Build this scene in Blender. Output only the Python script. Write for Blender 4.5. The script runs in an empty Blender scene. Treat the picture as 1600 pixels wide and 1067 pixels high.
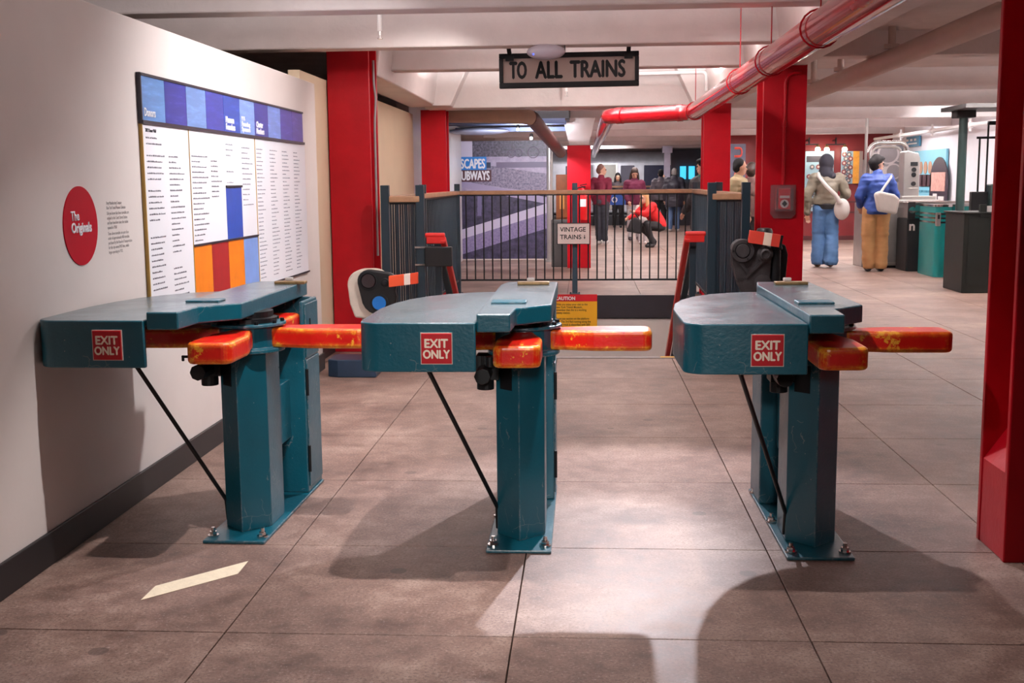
import bpy, bmesh, math, random
from mathutils import Vector, Matrix
R = math.radians
random.seed(7)
SC = bpy.context.scene
COL = SC.collection

# ------------------------------------------------------------------ camera
F_PX, PITCH, YAW, ROLL, EYE = 1803.8, -0.13702561, -0.06393627, -0.00906703, 1.40
_cp, _sp, _cy, _sy, _cr, _sr = math.cos(PITCH), math.sin(PITCH), math.cos(YAW), math.sin(YAW), math.cos(ROLL), math.sin(ROLL)
FWD = Vector((_sy * _cp, _cy * _cp, _sp))
_rt = Vector((_cy, -_sy, 0)); _up = _rt.cross(FWD)
RT = _rt * _cr + _up * _sr; UP = -_rt * _sr + _up * _cr
cam = bpy.data.cameras.new('camera'); cam_o = bpy.data.objects.new('camera', cam); COL.objects.link(cam_o)
cam.sensor_width = 36.0; cam.lens = F_PX / 1600 * 36; cam.clip_end = 200; cam.clip_start = .05
cam_o.matrix_world = Matrix(((RT.x, UP.x, -FWD.x, 0), (RT.y, UP.y, -FWD.y, 0), (RT.z, UP.z, -FWD.z, EYE), (0, 0, 0, 1)))
SC.camera = cam_o

# ------------------------------------------------------------------ world, exposure
SC.view_settings.view_transform = 'Standard'; SC.view_settings.look = 'None'
SC.view_settings.exposure = 0.0; SC.view_settings.gamma = 1.0; SC.view_settings.use_curve_mapping = False
SC.cycles.use_denoising = True
SC.cycles.max_bounces = 8; SC.cycles.diffuse_bounces = 5; SC.cycles.sample_clamp_indirect = 6.0
wd = bpy.data.worlds.new('world'); SC.world = wd; wd.use_nodes = True
wd.node_tree.nodes['Background'].inputs[0].default_value = (1.0, .93, .88, 1)
wd.node_tree.nodes['Background'].inputs[1].default_value = 0.05

# ------------------------------------------------------------------ lamps of the room and added fills
def aim(o, d):
    o.rotation_euler = Vector(d).to_track_quat('-Z', 'Y').to_euler()
def spot(name, loc, target, power, angle, blend=.35, size=.03, col=(1, .95, .9)):
    l = bpy.data.lights.new(name, 'SPOT'); l.energy = power; l.spot_size = R(angle); l.spot_blend = blend
    l.shadow_soft_size = size; l.color = col
    o = bpy.data.objects.new(name, l); COL.objects.link(o); o.location = loc
    aim(o, Vector(target) - Vector(loc)); return o
def lamp(name, loc, power, size=.12, col=(1, .97, .94)):
    l = bpy.data.lights.new(name, 'POINT'); l.energy = power; l.shadow_soft_size = size; l.color = col
    o = bpy.data.objects.new(name, l); COL.objects.link(o); o.location = loc; return o
def tube_light(name, loc, sx, sy, power, down=True, col=(1, .985, .99)):
    l = bpy.data.lights.new(name, 'AREA'); l.shape = 'RECTANGLE'; l.size = sx; l.size_y = sy; l.energy = power; l.color = col
    o = bpy.data.objects.new(name, l); COL.objects.link(o); o.location = loc
    if not down: o.rotation_euler = (math.pi, 0, 0)
    return o
# track spots above the turnstiles and beyond, then added unseen fills
spot('spot_over_middle_gate', (-.54, 3.97, 2.46), (-.95, 4.3, 0), 175, 70, .5, .02, (1, .94, .93))
spot('spot_over_right_gate', (.12, 3.95, 2.46), (.5, 4.25, 0), 110, 74, .5, .02, (1, .94, .93))
spot('spot_over_left_gate', (-1.2, 4.0, 2.46), (-1.5, 4.3, 0), 22, 70, .5, .02, (1, .94, .93))
spot('spot_beyond_gates', (.37, 7.0, 2.39), (.24, 4.2, 0), 350, 62, .45, .025, (.94, .91, 1))
spot('spot_beyond_gates_narrow', (.37, 7.0, 2.39), (.04, 4.35, 0), 400, 22, .7, .025, (.96, .94, 1))
spot('spot_on_donor_board', (-.25, 6.1, 2.46), (-2.0, 6.35, .95), 215, 108, .8, .05, (1, .98, 1))
spot('spot_on_left_column', (-.5, 7.7, 2.5), (-1.9, 9.6, 1.2), 75, 66, .7, .05, (1, .95, .92))
spot('spot_on_right_column', (.6, 7.4, 2.5), (1.6, 9.6, .9), 80, 66, .7, .05, (1, .95, .92))
spot('spot_down_left', (-.95, 7.3, 2.5), (-.8, 7.2, 0), 45, 88, .9, .08, (1, .95, .93))
spot('spot_down_right', (.85, 7.6, 2.5), (1.0, 7.5, 0), 36, 88, .9, .08, (1, .95, .93))
spot('side_wall_fill', (5.0, 18.6, 2.46), (7.05, 19.6, 1.4), 170, 120, .8, .1, (.98, .97, 1))  # added wash without a fixture, brightens the white side wall
spot('exhibit_fill', (5.0, 23.6, 2.46), (7.05, 23.6, 1.3), 130, 110, .8, .1, (.98, .97, 1))  # further part of the added side wall wash, at the exhibit
spot('train_fill', (.3, 35.4, 2.5), (.1, 39, 1.7), 420, 120, .8, .1, (.96, .97, 1))  # added unseen light to lift the front of the train
spot('girder_fill', (.1, 11.4, 2.62), (.1, 13.9, 2.42), 75, 140, .8, .1, (1, .97, .95))  # added light hidden behind a beam, brightens the deep girder face
spot('front_fill_spot', (.1, -1.5, 2.3), (-.3, 4.3, .55), 640, 29, 1.0, .25, (1, .95, .92))  # added soft fill behind the camera for the turnstile fronts
# fluorescent strips between the beams
for y, w, pw, up in ((4.1, 4.4, 0, 16), (5.9, 4.4, 4, 24), (7.6, 5.0, 5, 58), (9.7, 2.8, 6, 30), (12.2, 2.8, 3, 290)):
    if pw: tube_light('fluorescent_strip', (-.9 if w > 4 else .1, y, 2.56), w, .12, pw)
    tube_light('fluorescent_strip_up', (-.9 if w > 4 else .1, y, 2.50), w, .12, up, False)
for k, y in enumerate((7.6, 10.7, 14.0, 17.3, 20.6, 23.9, 27.2, 30.5, 33.8)):
    dn = 2 if y < 12 else 5 if y < 16 else 12 if y < 20 else 24
    if y < 27:
        for x in (3.6, 5.2): tube_light('fluorescent_lamp', (x, y + .9, 2.46), 1.2, .3, dn)
        tube_light('fluorescent_lamp_up', (4.9, y + .15, 2.44), 3.0, .3, 24 if y < 9 else 150 if y < 12 else 240, False)
    if y > 15:
        tube_light('fluorescent_lamp', (1.0, y + .9, 2.46), 1.2, .3, dn * .9)
        tube_light('fluorescent_lamp_up', (.6, y + .15, 2.44), 3.6, .3, 120, False)

# ------------------------------------------------------------------ materials
def lin(c):
    return tuple(((v / 255) / 12.92 if v / 255 <= .04045 else ((v / 255 + .055) / 1.055) ** 2.4) for v in c)
class NT:
    def __init__(s, name):
        s.m = bpy.data.materials.new(name); s.m.use_nodes = True; s.t = s.m.node_tree
        s.b = s.t.nodes['Principled BSDF']
    def n(s, kind, **kw):
        nd = s.t.nodes.new(kind)
        for k, v in kw.items():
            if k in nd.inputs.keys(): nd.inputs[k].default_value = v
            else: setattr(nd, k, v)
        return nd
    def l(s, a, b): s.t.links.new(a, b)
    def coords(s): return s.n('ShaderNodeTexCoord').outputs['Object']
    def noise(s, scale, detail=6, rough=.6, vec=None):
        nd = s.n('ShaderNodeTexNoise'); nd.inputs['Scale'].default_value = scale; nd.inputs['Detail'].default_value = detail
        nd.inputs['Roughness'].default_value = rough
        s.l(vec or s.coords(), nd.inputs['Vector']); return nd.outputs['Fac']
    def ramp(s, fac, stops):
        r = s.n('ShaderNodeValToRGB'); e = r.color_ramp.elements
        while len(e) < len(stops): e.new(.5)
        for el, (p, c) in zip(e, stops): el.position = p; el.color = (*c, 1)
        s.l(fac, r.inputs[0]); return r.outputs[0]
    def mix(s, fac, a, b, blend='MIX'):
        m = s.n('ShaderNodeMix', data_type='RGBA', blend_type=blend)
        for sock, v in ((m.inputs['Factor'], fac), (m.inputs[6], a), (m.inputs[7], b)):
            if isinstance(v, (int, float)): sock.default_value = v
            elif isinstance(v, tuple): sock.default_value = (*v, 1)
            else: s.l(v, sock)
        return m.outputs[2]
    def math(s, op, a, b=0.0, clamp=False):
        m = s.n('ShaderNodeMath', operation=op); m.use_clamp = clamp
        for sock, v in ((m.inputs[0], a), (m.inputs[1], b)):
            if isinstance(v, (int, float)): sock.default_value = v
            else: s.l(v, sock)
        return m.outputs[0]
    def edge(s, radius):
        bv = s.n('ShaderNodeBevel', samples=4); bv.inputs['Radius'].default_value = radius
        ge = s.n('ShaderNodeNewGeometry'); d = s.n('ShaderNodeVectorMath', operation='DOT_PRODUCT')
        s.l(bv.outputs[0], d.inputs[0]); s.l(ge.outputs['Normal'], d.inputs[1])
        return s.math('SUBTRACT', 1.0, d.outputs['Value'], True)
    def bump(s, h, strength, dist=.01):
        b = s.n('ShaderNodeBump'); b.inputs['Strength'].default_value = strength; b.inputs['Distance'].default_value = dist
        s.l(h, b.inputs['Height']); s.l(b.outputs[0], s.b.inputs['Normal'])
MC = {}
def M(name, col, rough=.5, metal=0., var=.12, vs=4., bump=0., bs=120., coat=0., spec=.5):
    if name in MC: return MC[name]
    t = NT(name); c = lin(col)
    if var:
        lo = tuple(v * (1 - var) for v in c); hi = tuple(min(1, v * (1 + var)) for v in c)
        t.l(t.ramp(t.noise(vs), [(.3, lo), (.7, hi)]), t.b.inputs['Base Color'])
    else: t.b.inputs['Base Color'].default_value = (*c, 1)
    t.b.inputs['Roughness'].default_value = rough; t.b.inputs['Metallic'].default_value = metal
    t.b.inputs['Coat Weight'].default_value = coat; t.b.inputs['Specular IOR Level'].default_value = spec
    if bump: t.bump(t.noise(bs, 4), bump)
    MC[name] = t.m; return t.m
def emit(name, col, s):
    if name in MC: return MC[name]
    t = NT(name); t.b.inputs['Base Color'].default_value = (*lin(col), 1)
    t.b.inputs['Emission Color'].default_value = (*lin(col), 1); t.b.inputs['Emission Strength'].default_value = s
    MC[name] = t.m; return t.m

def teal_paint(name, col, rough):
    t = NT(name); c = lin(col)
    base = t.ramp(t.noise(3.5), [(.25, tuple(v * .82 for v in c)), (.75, tuple(v * 1.15 for v in c))])
    e = t.math('MULTIPLY', t.edge(.008), 7.0, True); n = t.noise(38, 6, .7)
    wear = t.math('MULTIPLY', t.math('GREATER_THAN', t.math('ADD', t.math('MULTIPLY', e, .30), n), .78), .75)
    base = t.mix(wear, base, lin((186, 172, 166)))
    ve = t.n('ShaderNodeTexVoronoi', feature='DISTANCE_TO_EDGE'); ve.inputs['Scale'].default_value = 11
    wv = t.n('ShaderNodeVectorMath', operation='ADD'); nz = t.n('ShaderNodeTexNoise'); nz.inputs['Scale'].default_value = 16; t.l(t.coords(), nz.inputs['Vector'])
    sc_ = t.n('ShaderNodeVectorMath', operation='SCALE'); sc_.inputs['Scale'].default_value = .07; t.l(nz.outputs['Color'], sc_.inputs[0]); t.l(t.coords(), wv.inputs[0]); t.l(sc_.outputs[0], wv.inputs[1]); t.l(wv.outputs[0], ve.inputs['Vector'])
    crack = t.math('MULTIPLY', t.math('MULTIPLY', t.math('LESS_THAN', ve.outputs['Distance'], .010), t.math('GREATER_THAN', t.noise(5, 3), .57)), .4)
    base = t.mix(crack, base, lin((150, 150, 146)))
    vo = t.n('ShaderNodeTexVoronoi'); vo.inputs['Scale'].default_value = 26; t.l(t.coords(), vo.inputs['Vector'])
    chip = t.math('MULTIPLY', t.math('LESS_THAN', vo.outputs['Distance'], .045), .75)
    base = t.mix(chip, base, lin((176, 168, 160)))
    t.l(base, t.b.inputs['Base Color'])
    t.l(t.math('ADD', t.math('MULTIPLY', t.noise(9), .22), rough - .09), t.b.inputs['Roughness']); t.b.inputs['Specular IOR Level'].default_value = .75
    t.bump(t.noise(70, 3), .16, .006)
    return t.m
TEAL = teal_paint('teal_enamel', (6, 84, 101), .3)
TEAL_TOP = teal_paint('teal_enamel_sheen_top', (84, 104, 112), .2)  # greyed top: reflection of the pale ceiling put into the base colour
def chipped():
    t = NT('chipped_red_paint'); e = t.math('MULTIPLY', t.edge(.03), 8.0, True)
    oi = t.n('ShaderNodeObjectInfo'); va = t.n('ShaderNodeVectorMath', operation='ADD'); vm = t.n('ShaderNodeVectorMath', operation='SCALE')
    vm.inputs[0].default_value = (9, 5, 7); t.l(oi.outputs['Random'], vm.inputs['Scale']); t.l(t.coords(), va.inputs[0]); t.l(vm.outputs[0], va.inputs[1])
    n = t.noise(11, 8, .72, va.outputs[0]); n2 = t.noise(42, 6, .7, va.outputs[0])
    m = t.math('ADD', t.math('MULTIPLY', e, .19), t.math('ADD', t.math('MULTIPLY', n, .62), t.math('MULTIPLY', n2, .38)))
    yel = t.math('GREATER_THAN', m, .575)
    red = t.ramp(t.noise(6), [(.3, lin((196, 16, 12))), (.7, lin((228, 34, 18)))])
    ylw = t.ramp(t.noise(20), [(.3, lin((226, 132, 22))), (.7, lin((240, 182, 62)))])
    c = t.mix(yel, red, ylw)
    dk = t.math('GREATER_THAN', t.math('ADD', t.math('MULTIPLY', e, .14), t.noise(60, 5, .7)), .74)
    c = t.mix(t.math('MULTIPLY', dk, .6), c, lin((84, 40, 20)))
    t.l(c, t.b.inputs['Base Color']); t.b.inputs['Roughness'].default_value = .32
    t.bump(t.noise(60, 4), .2, .004); return t.m
CHIP = chipped()
def floor_mat():
    t = NT('floor_concrete')
    a = t.noise(1.3, 5, .6); b = t.noise(9, 8, .7); g = t.noise(95, 5, .75)
    c = t.ramp(t.math('ADD', t.math('MULTIPLY', a, .55), t.math('MULTIPLY', b, .45)),
               [(.36, lin((88, 66, 58))), (.5, lin((137, 110, 99))), (.64, lin((172, 147, 134)))])
    c = t.mix(t.math('MULTIPLY', t.math('LESS_THAN', g, .45), .55), c, lin((88, 68, 62)))
    c = t.mix(t.math('MULTIPLY', t.math('GREATER_THAN', g, .61), .35), c, lin((206, 194, 188)))
    st = t.n('ShaderNodeTexVoronoi'); st.inputs['Scale'].default_value = 2.3; t.l(t.coords(), st.inputs['Vector'])
    c = t.mix(t.math('MULTIPLY', t.math('LESS_THAN', st.outputs['Distance'], .07), .55), c, lin((74, 60, 56)))
    t.l(c, t.b.inputs['Base Color'])
    t.l(t.math('ADD', t.math('MULTIPLY', b, .35), .34), t.b.inputs['Roughness'])
    t.bump(t.math('ADD', t.noise(120, 4), b), .10, .006)
    return t.m
FLOOR = floor_mat()
CREAM = M('cream_wall', (224, 214, 209), .62, var=.05, vs=1.2, bump=.05, bs=40)
CREAM2 = M('cream_warm_lit', (226, 206, 176), .6, var=.05, vs=1.5, bump=.04, bs=40)  # yellower than the wall cream: warm light put into the colour
CEIL = M('ceiling_paint', (220, 209, 206), .5, var=.07, vs=3, bump=.25, bs=26)
RED = M('red_column_paint', (176, 7, 26), .38, var=.12, vs=5, bump=.12, bs=30, spec=.28)
REDPIPE = M('red_pipe_enamel', (176, 12, 28), .16, var=.08, vs=5, coat=.4)
BLACK = M('black_iron', (20, 20, 22), .4, metal=.2, var=.2)
BLACKP = M('black_paint', (14, 15, 18), .5, var=.15, spec=.3)
NAVY = M('dark_blue_green_paint', (22, 42, 54), .42, var=.15)
BASEB = M('black_rubber', (34, 30, 32), .5, var=.2)
WOOD = M('rail_wood', (166, 126, 96), .45, var=.18, vs=12)
STEEL = M('brushed_steel', (190, 186, 182), .32, metal=.75, var=.1)
CHROME = M('chrome', (215, 212, 210), .14, metal=1., var=.0)
BRASS = M('old_brass', (150, 122, 84), .45, metal=.55, var=.25, vs=30)
WHITE = M('white_enamel', (236, 232, 230), .35, var=.02)
DARK = M('dark_void', (24, 20, 18), .8, var=.1)

# ------------------------------------------------------------------ mesh helpers
class MB:
    def __init__(s): s.b = bmesh.new()
    def box(s, x0, x1, y0, y1, z0, z1):
        v = [s.b.verts.new(p) for p in ((x0, y0, z0), (x1, y0, z0), (x1, y1, z0), (x0, y1, z0), (x0, y0, z1), (x1, y0, z1), (x1, y1, z1), (x0, y1, z1))]
        for f in ((3, 2, 1, 0), (4, 5, 6, 7), (0, 1, 5, 4), (1, 2, 6, 5), (2, 3, 7, 6), (3, 0, 4, 7)): s.b.faces.new([v[i] for i in f])
        return s
    def prism(s, poly, lo, hi, axis='z'):
        # poly in (x,y) for z, (x,z) for y, (y,z) for x
        def P(a, c, h): return {'z': (a, c, h), 'y': (a, h, c), 'x': (h, a, c)}[axis]
        A = [s.b.verts.new(P(a, c, lo)) for a, c in poly]; B = [s.b.verts.new(P(a, c, hi)) for a, c in poly]
        n = len(poly); s.b.faces.new(A[::-1]); s.b.faces.new(B)
        for i in range(n): s.b.faces.new((A[i], A[(i + 1) % n], B[(i + 1) % n], B[i]))
        return s
    def cyl(s, p0, p1, r0, r1=None, n=20, caps=True):
        r1 = r0 if r1 is None else r1
        p0, p1 = Vector(p0), Vector(p1); d = (p1 - p0).normalized()
        u = d.orthogonal().normalized(); w = d.cross(u)
        ring = lambda p, r: [s.b.verts.new(p + (u * math.cos(2 * math.pi * i / n) + w * math.sin(2 * math.pi * i / n)) * r) for i in range(n)]
        A, B = ring(p0, r0), ring(p1, r1)
        for i in range(n): s.b.faces.new((A[i], A[(i + 1) % n], B[(i + 1) % n], B[i]))
        if caps: s.b.faces.new(A[::-1]); s.b.faces.new(B)
        return s
    def bar(s, p0, p1, w, h, up=(0, 0, 1)):
        p0, p1 = Vector(p0), Vector(p1); d = (p1 - p0).normalized(); a = d.cross(Vector(up)).normalized(); c = a.cross(d)
        vs = []
        for p in (p0, p1):
            for i, j in ((-1, -1), (1, -1), (1, 1), (-1, 1)): vs.append(s.b.verts.new(p + a * (i * w / 2) + c * (j * h / 2)))
        for f in ((3, 2, 1, 0), (4, 5, 6, 7), (0, 1, 5, 4), (1, 2, 6, 5), (2, 3, 7, 6), (3, 0, 4, 7)): s.b.faces.new([vs[i] for i in f])
        return s
    def tube(s, pts, r, n=14, caps=True):
        pts = [Vector(p) for p in pts]; rings = []; u = None
        for i, p in enumerate(pts):
            d = (pts[min(i + 1, len(pts) - 1)] - pts[max(i - 1, 0)]).normalized()
            u = d.orthogonal().normalized() if u is None else (u - d * u.dot(d)).normalized()
            w = d.cross(u); rr = r[i] if isinstance(r, (list, tuple)) else r
            rings.append([s.b.verts.new(p + (u * math.cos(2 * math.pi * k / n) + w * math.sin(2 * math.pi * k / n)) * rr) for k in range(n)])
        for A, B in zip(rings, rings[1:]):
            for k in range(n): s.b.faces.new((A[k], A[(k + 1) % n], B[(k + 1) % n], B[k]))
        if caps: s.b.faces.new(rings[0][::-1]); s.b.faces.new(rings[-1])
        return s
    def lathe(s, prof, c=(0, 0, 0), axis='z', n=28):
        def P(r, h, a):
            x, y = r * math.cos(a), r * math.sin(a)
            v = {'z': (x, y, h), 'y': (x, h, y), 'x': (h, x, y)}[axis]; return Vector(v) + Vector(c)
        rings = [[s.b.verts.new(P(r, h, 2 * math.pi * k / n)) for k in range(n)] for r, h in prof]
        for A, B in zip(rings, rings[1:]):
            for k in range(n): s.b.faces.new((A[k], A[(k + 1) % n], B[(k + 1) % n], B[k]))
        s.b.faces.new(rings[0][::-1]); s.b.faces.new(rings[-1]); return s
    def ball(s, c, r, sx=1, sy=1, sz=1, n=3):
        m = Matrix.Translation(Vector(c)) @ Matrix.Diagonal((sx * r, sy * r, sz * r, 1))
        bmesh.ops.create_icosphere(s.b, subdivisions=n, radius=1, matrix=m); return s
    def shift(s, v):
        bmesh.ops.translate(s.b, verts=s.b.verts, vec=Vector(v)); return s
    def build(s, name, mat, parent=None, bevel=0, seg=2, smooth=False, world=False):
        bmesh.ops.recalc_face_normals(s.b, faces=s.b.faces)
        if parent is not None and world: s.shift(-world_loc(parent))
        me = bpy.data.meshes.new(name); s.b.to_mesh(me); s.b.free()
        o = bpy.data.objects.new(name, me); COL.objects.link(o); me.materials.append(mat)
        if parent is not None: o.parent = parent
        if smooth:
            for p in me.polygons: p.use_smooth = True
            me.set_sharp_from_angle(angle=R(38))
        if bevel:
            b = o.modifiers.new('bevel', 'BEVEL'); b.width = bevel; b.segments = seg; b.limit_method = 'ANGLE'; b.angle_limit = R(40)
        return o
def world_loc(o):
    v = Vector(o.location)
    while o.parent: o = o.parent; v += Vector(o.location)
    return v
def tag(o, label, cat, group=None, kind=None):
    o['label'] = label; o['category'] = cat
    if group: o['group'] = group
    if kind: o['kind'] = kind
    return o
def thing(name, label, cat, loc=(0, 0, 0), rz=0., group=None):
    o = bpy.data.objects.new(name, None); COL.objects.link(o); o.location = loc; o.rotation_euler = (0, 0, rz)
    o.empty_display_size = .1
    return tag(o, label, cat, group)
def struct(name, mb, mat, label, cat, bevel=0):
    o = mb.build(name, mat, bevel=bevel); return tag(o, label, cat, None, 'structure')
def single(name, mb, mat, label, cat, bevel=0, smooth=False, group=None):
    bb = [v.co for v in mb.b.verts]
    c = Vector(((min(v.x for v in bb) + max(v.x for v in bb)) / 2, (min(v.y for v in bb) + max(v.y for v in bb)) / 2, min(v.z for v in bb)))
    mb.shift(-c); o = mb.build(name, mat, bevel=bevel, smooth=smooth); o.location = c
    return tag(o, label, cat, group)
def copy_tree(o, parent=None):
    c = o.copy(); COL.objects.link(c)
    if parent: c.parent = parent
    for ch in list(o.children): copy_tree(ch, c)
    return c
def lettering(txt, name, mat, parent, origin, w, h, face='-y', bold=.0, fat=.0, depth=.0015, world=False, space=1., align='LEFT', line=1.0, keep=False):
    """raised letters fitted to a w x h block whose lower left corner is at origin"""
    cu = bpy.data.curves.new('letters', 'FONT'); cu.body = txt; cu.size = 1; cu.offset = bold; cu.extrude = 0; cu.space_character = space
    cu.align_x = align; cu.space_line = line; cu.resolution_u = 3
    tmp = bpy.data.objects.new('letters', cu); COL.objects.link(tmp)
    me = bpy.data.meshes.new_from_object(tmp.evaluated_get(bpy.context.evaluated_depsgraph_get()))
    bpy.data.objects.remove(tmp); bpy.data.curves.remove(cu)
    xs = [v.co.x for v in me.vertices]; ys = [v.co.y for v in me.vertices]
    x0, y0, sx, sy = min(xs), min(ys), w / (max(xs) - min(xs)), h / (max(ys) - min(ys))
    if keep: sx = sy
    o0 = Vector(origin)
    for v in me.vertices:
        a, b = (v.co.x - x0) * sx, (v.co.y - y0) * sy
        v.co = o0 + (Vector((a, 0, b)) if face == '-y' else Vector((0, a, b)) if face == '+x' else Vector((0, -a, b)))
    bm = bmesh.new(); bm.from_mesh(me); bpy.data.meshes.remove(me)
    if fat:
        src = list(bm.faces); lift = 0.; ax = Vector((1, 0, 0)) if face == '-y' else Vector((0, 1, 0)); d_ = fat * h
        for k in (-1, 1):
            for v_ in (ax, Vector((0, 0, 1))):
                q = bmesh.ops.duplicate(bm, geom=src)
                bmesh.ops.translate(bm, verts=[e for e in q['geom'] if isinstance(e, bmesh.types.BMVert)], vec=v_ * (k * d_) + Vector({'-y': (0, -1, 0), '+x': (1, 0, 0), '-x': (-1, 0, 0)}[face]) * (lift := lift + .0004))
    nrm = {'-y': (0, -1, 0), '+x': (1, 0, 0), '-x': (-1, 0, 0)}[face]
    g = bmesh.ops.extrude_face_region(bm, geom=list(bm.faces))
    bmesh.ops.translate(bm, verts=[e for e in g['geom'] if isinstance(e, bmesh.types.BMVert)], vec=Vector(nrm) * depth)
    m = MB(); m.b.free(); m.b = bm
    return m.build(name, mat, parent, world=world)
def at(px, py, y):
    """the point of the plane at depth y that the survey of the photograph gives for a sighting"""
    d = FWD + RT * ((px - 800) / F_PX) - UP * ((py - 533.5) / F_PX)
    return Vector((0, 0, EYE)) + d * (y / d.y)
# ================================================================== SETTING
HX0, HX1, HY0, HY1 = -1.56, 1.28, 9.24, 14.36        # stairwell opening
m = MB()
xs = [-4.79, -3.88, -2.963, -2.05, -1.136, -.225, .69, 1.60, 2.515, 3.43, 4.34, 5.26, 6.17, 7.1, 8.0]
ys = [-2.3, -1.35, -.4, .56, 1.5, 2.48, 3.424, 4.31, 5.305, 6.27, 7.23, 8.18]
while ys[-1] < 44: ys.append(ys[-1] + .955)
g = .0022
for x0, x1 in zip(xs, xs[1:]):
    for y0, y1 in zip(ys, ys[1:]):
        if x1 > HX0 and x0 < HX1 and y1 > HY0 and y0 < HY1:
            for a0, a1, b0, b1 in ((x0, x1, y0, min(y1, HY0)), (x0, x1, max(y0, HY1), y1), (x0, min(x1, HX0), max(y0, HY0), min(y1, HY1)), (max(x0, HX1), x1, max(y0, HY0), min(y1, HY1))):
                if a1 - a0 > .03 and b1 - b0 > .03: m.box(a0 + g, a1 - g, b0 + g, b1 - g, -.06, 0)
        else: m.box(x0 + g, x1 - g, y0 + g, y1 - g, -.06, 0)
struct('floor', m, FLOOR, 'brown grey concrete floor scored into square slabs', 'floor', .002)
m = MB()
for a in ((-4.8, HX0, -2.3, 45), (HX1, 8, -2.3, 45), (HX0, HX1, -2.3, HY0), (HX0, HX1, HY1, 45)): m.box(*a, -.3, -.052)
struct('floor_base', m, M('joint_grout', (58, 48, 45), .9), 'dark grout bed showing in the joints between floor slabs', 'floor')
# stairwell: steps, side walls, far wall with black curb band
m = MB()
for i in range(16): m.box(-1.3, 1.0, HY0 + .06 + i * .3, HY0 + .06 + (i + 1) * .3 + .02, -.3 - .175 * i - .2, -.175 * (i + 1) + .0)
struct('stair_flight', m, M('stair_concrete', (120, 112, 108), .7), 'grey stairs going down to the vintage trains', 'stairs')
struct('trim_1', MB().box(HX0, HX1, HY0 - .10, HY0, .0005, .004), M('stair_nosing', (128, 118, 116), .5, var=.2, vs=20), 'grey nosing strip along the top edge of the stairs', 'trim')
single('warning_stripe', MB().box(.60, .98, HY0 - .07, HY0 - .025, .004, .006), M('yellow_tape', (238, 180, 40), .5), 'short yellow stripe on the nosing at the top of the stairs', 'tape')
struct('wall_stair_far', MB().box(HX0, HX1, HY1, HY1 + .15, -3.2, -.29), CREAM, 'cream far wall of the stairwell below the black curb', 'wall')
struct('trim_2', MB().box(HX0, HX1, HY1 - .02, HY1 + .16, -.29, -.002), M('curb_black', (32, 28, 34), .35, var=.2, vs=8), 'black curb band along the far edge of the stairwell', 'trim')
for s, x0, x1 in (('left', HX0 - .12, HX0), ('right', HX1, HX1 + .12)):
    struct('wall_stair_' + s, MB().box(x0, x1, HY0, HY1, -3.2, -.052), CREAM, f'cream {s} side wall of the stairwell', 'wall')
# left partition, panels between the columns, outer walls
struct('wall_left', MB().box(-2.12, -2.0, -2.3, 8.62, 0, 2.136), CREAM, 'long cream partition wall carrying the donor board and round red sign', 'wall', .006)
struct('baseboard_left', MB().box(-2.0, -1.985, -2.3, 8.62, 0, .125), BASEB, 'black rubber baseboard along the cream partition wall', 'baseboard', .004)
struct('wall_left_recess', MB().box(-2.2, -2.11, 8.62, 14.3, 0, 2.24), CREAM2, 'cream panel wall, coloured as warmly lit, between and behind the left red columns', 'wall', .006)
struct('baseboard_left_recess', MB().box(-2.11, -2.095, 8.62, 9.48, 0, .125), BASEB, 'black baseboard under the cream panel by the left column', 'baseboard', .004)
struct('wall_left_tiled', MB().box(-2.36, -2.2, 14.6, 20.7, 0, 2.5), M('white_tile', (222, 218, 216), .3, var=.05, vs=10), 'white tiled wall return beside the big photo mural', 'wall', .01)
struct('wall_left_outer', MB().box(-4.8, -4.6, -2.3, 45, 0, 2.75), M('dark_soffit', (46, 38, 34), .8), 'dark outer wall in the gap above the partition', 'wall')
struct('wall_back', MB().box(-4.8, 8, -2.5, -2.3, 0, 2.75), CREAM, 'cream wall behind the turnstile lobby', 'wall')
struct('wall_right_far', MB().box(7.05, 7.2, 10, 27.5, 0, 2.62), M('white_painted_wall', (232, 230, 236), .5, var=.04), 'white painted side wall with the blue exhibit panel', 'wall')
struct('wall_right', MB().box(7.85, 8, -2.3, 10, 0, 2.75), CREAM, 'cream wall at the right side of the lobby', 'wall')
struct('wall_red', MB().box(3.1, 7.05, 27.4, 27.55, 0, 2.62), M('dark_red_wall', (112, 14, 20), .5, var=.06), 'dark red far wall carrying two badge posters', 'wall')
struct('trim_3', MB().box(3.1, 7.05, 27.37, 27.4, .86, .9).box(3.1, 7.05, 27.37, 27.4, .62, .66).box(3.1, 7.05, 27.38, 27.4, 0, .1).box(3.1, 3.2, 27.37, 27.4, .1, .86).box(5.6, 5.7, 27.37, 27.4, .1, .86), M('red_trim', (70, 8, 14), .5), 'dark red rails panelling the lower part of the red wall', 'trim')
struct('wall_far', MB().box(-4.8, 8, 44.5, 44.7, 0, 2.75), M('dark_grey_wall', (70, 68, 76), .7), 'dark grey far end of the platform hall', 'wall')
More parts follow.
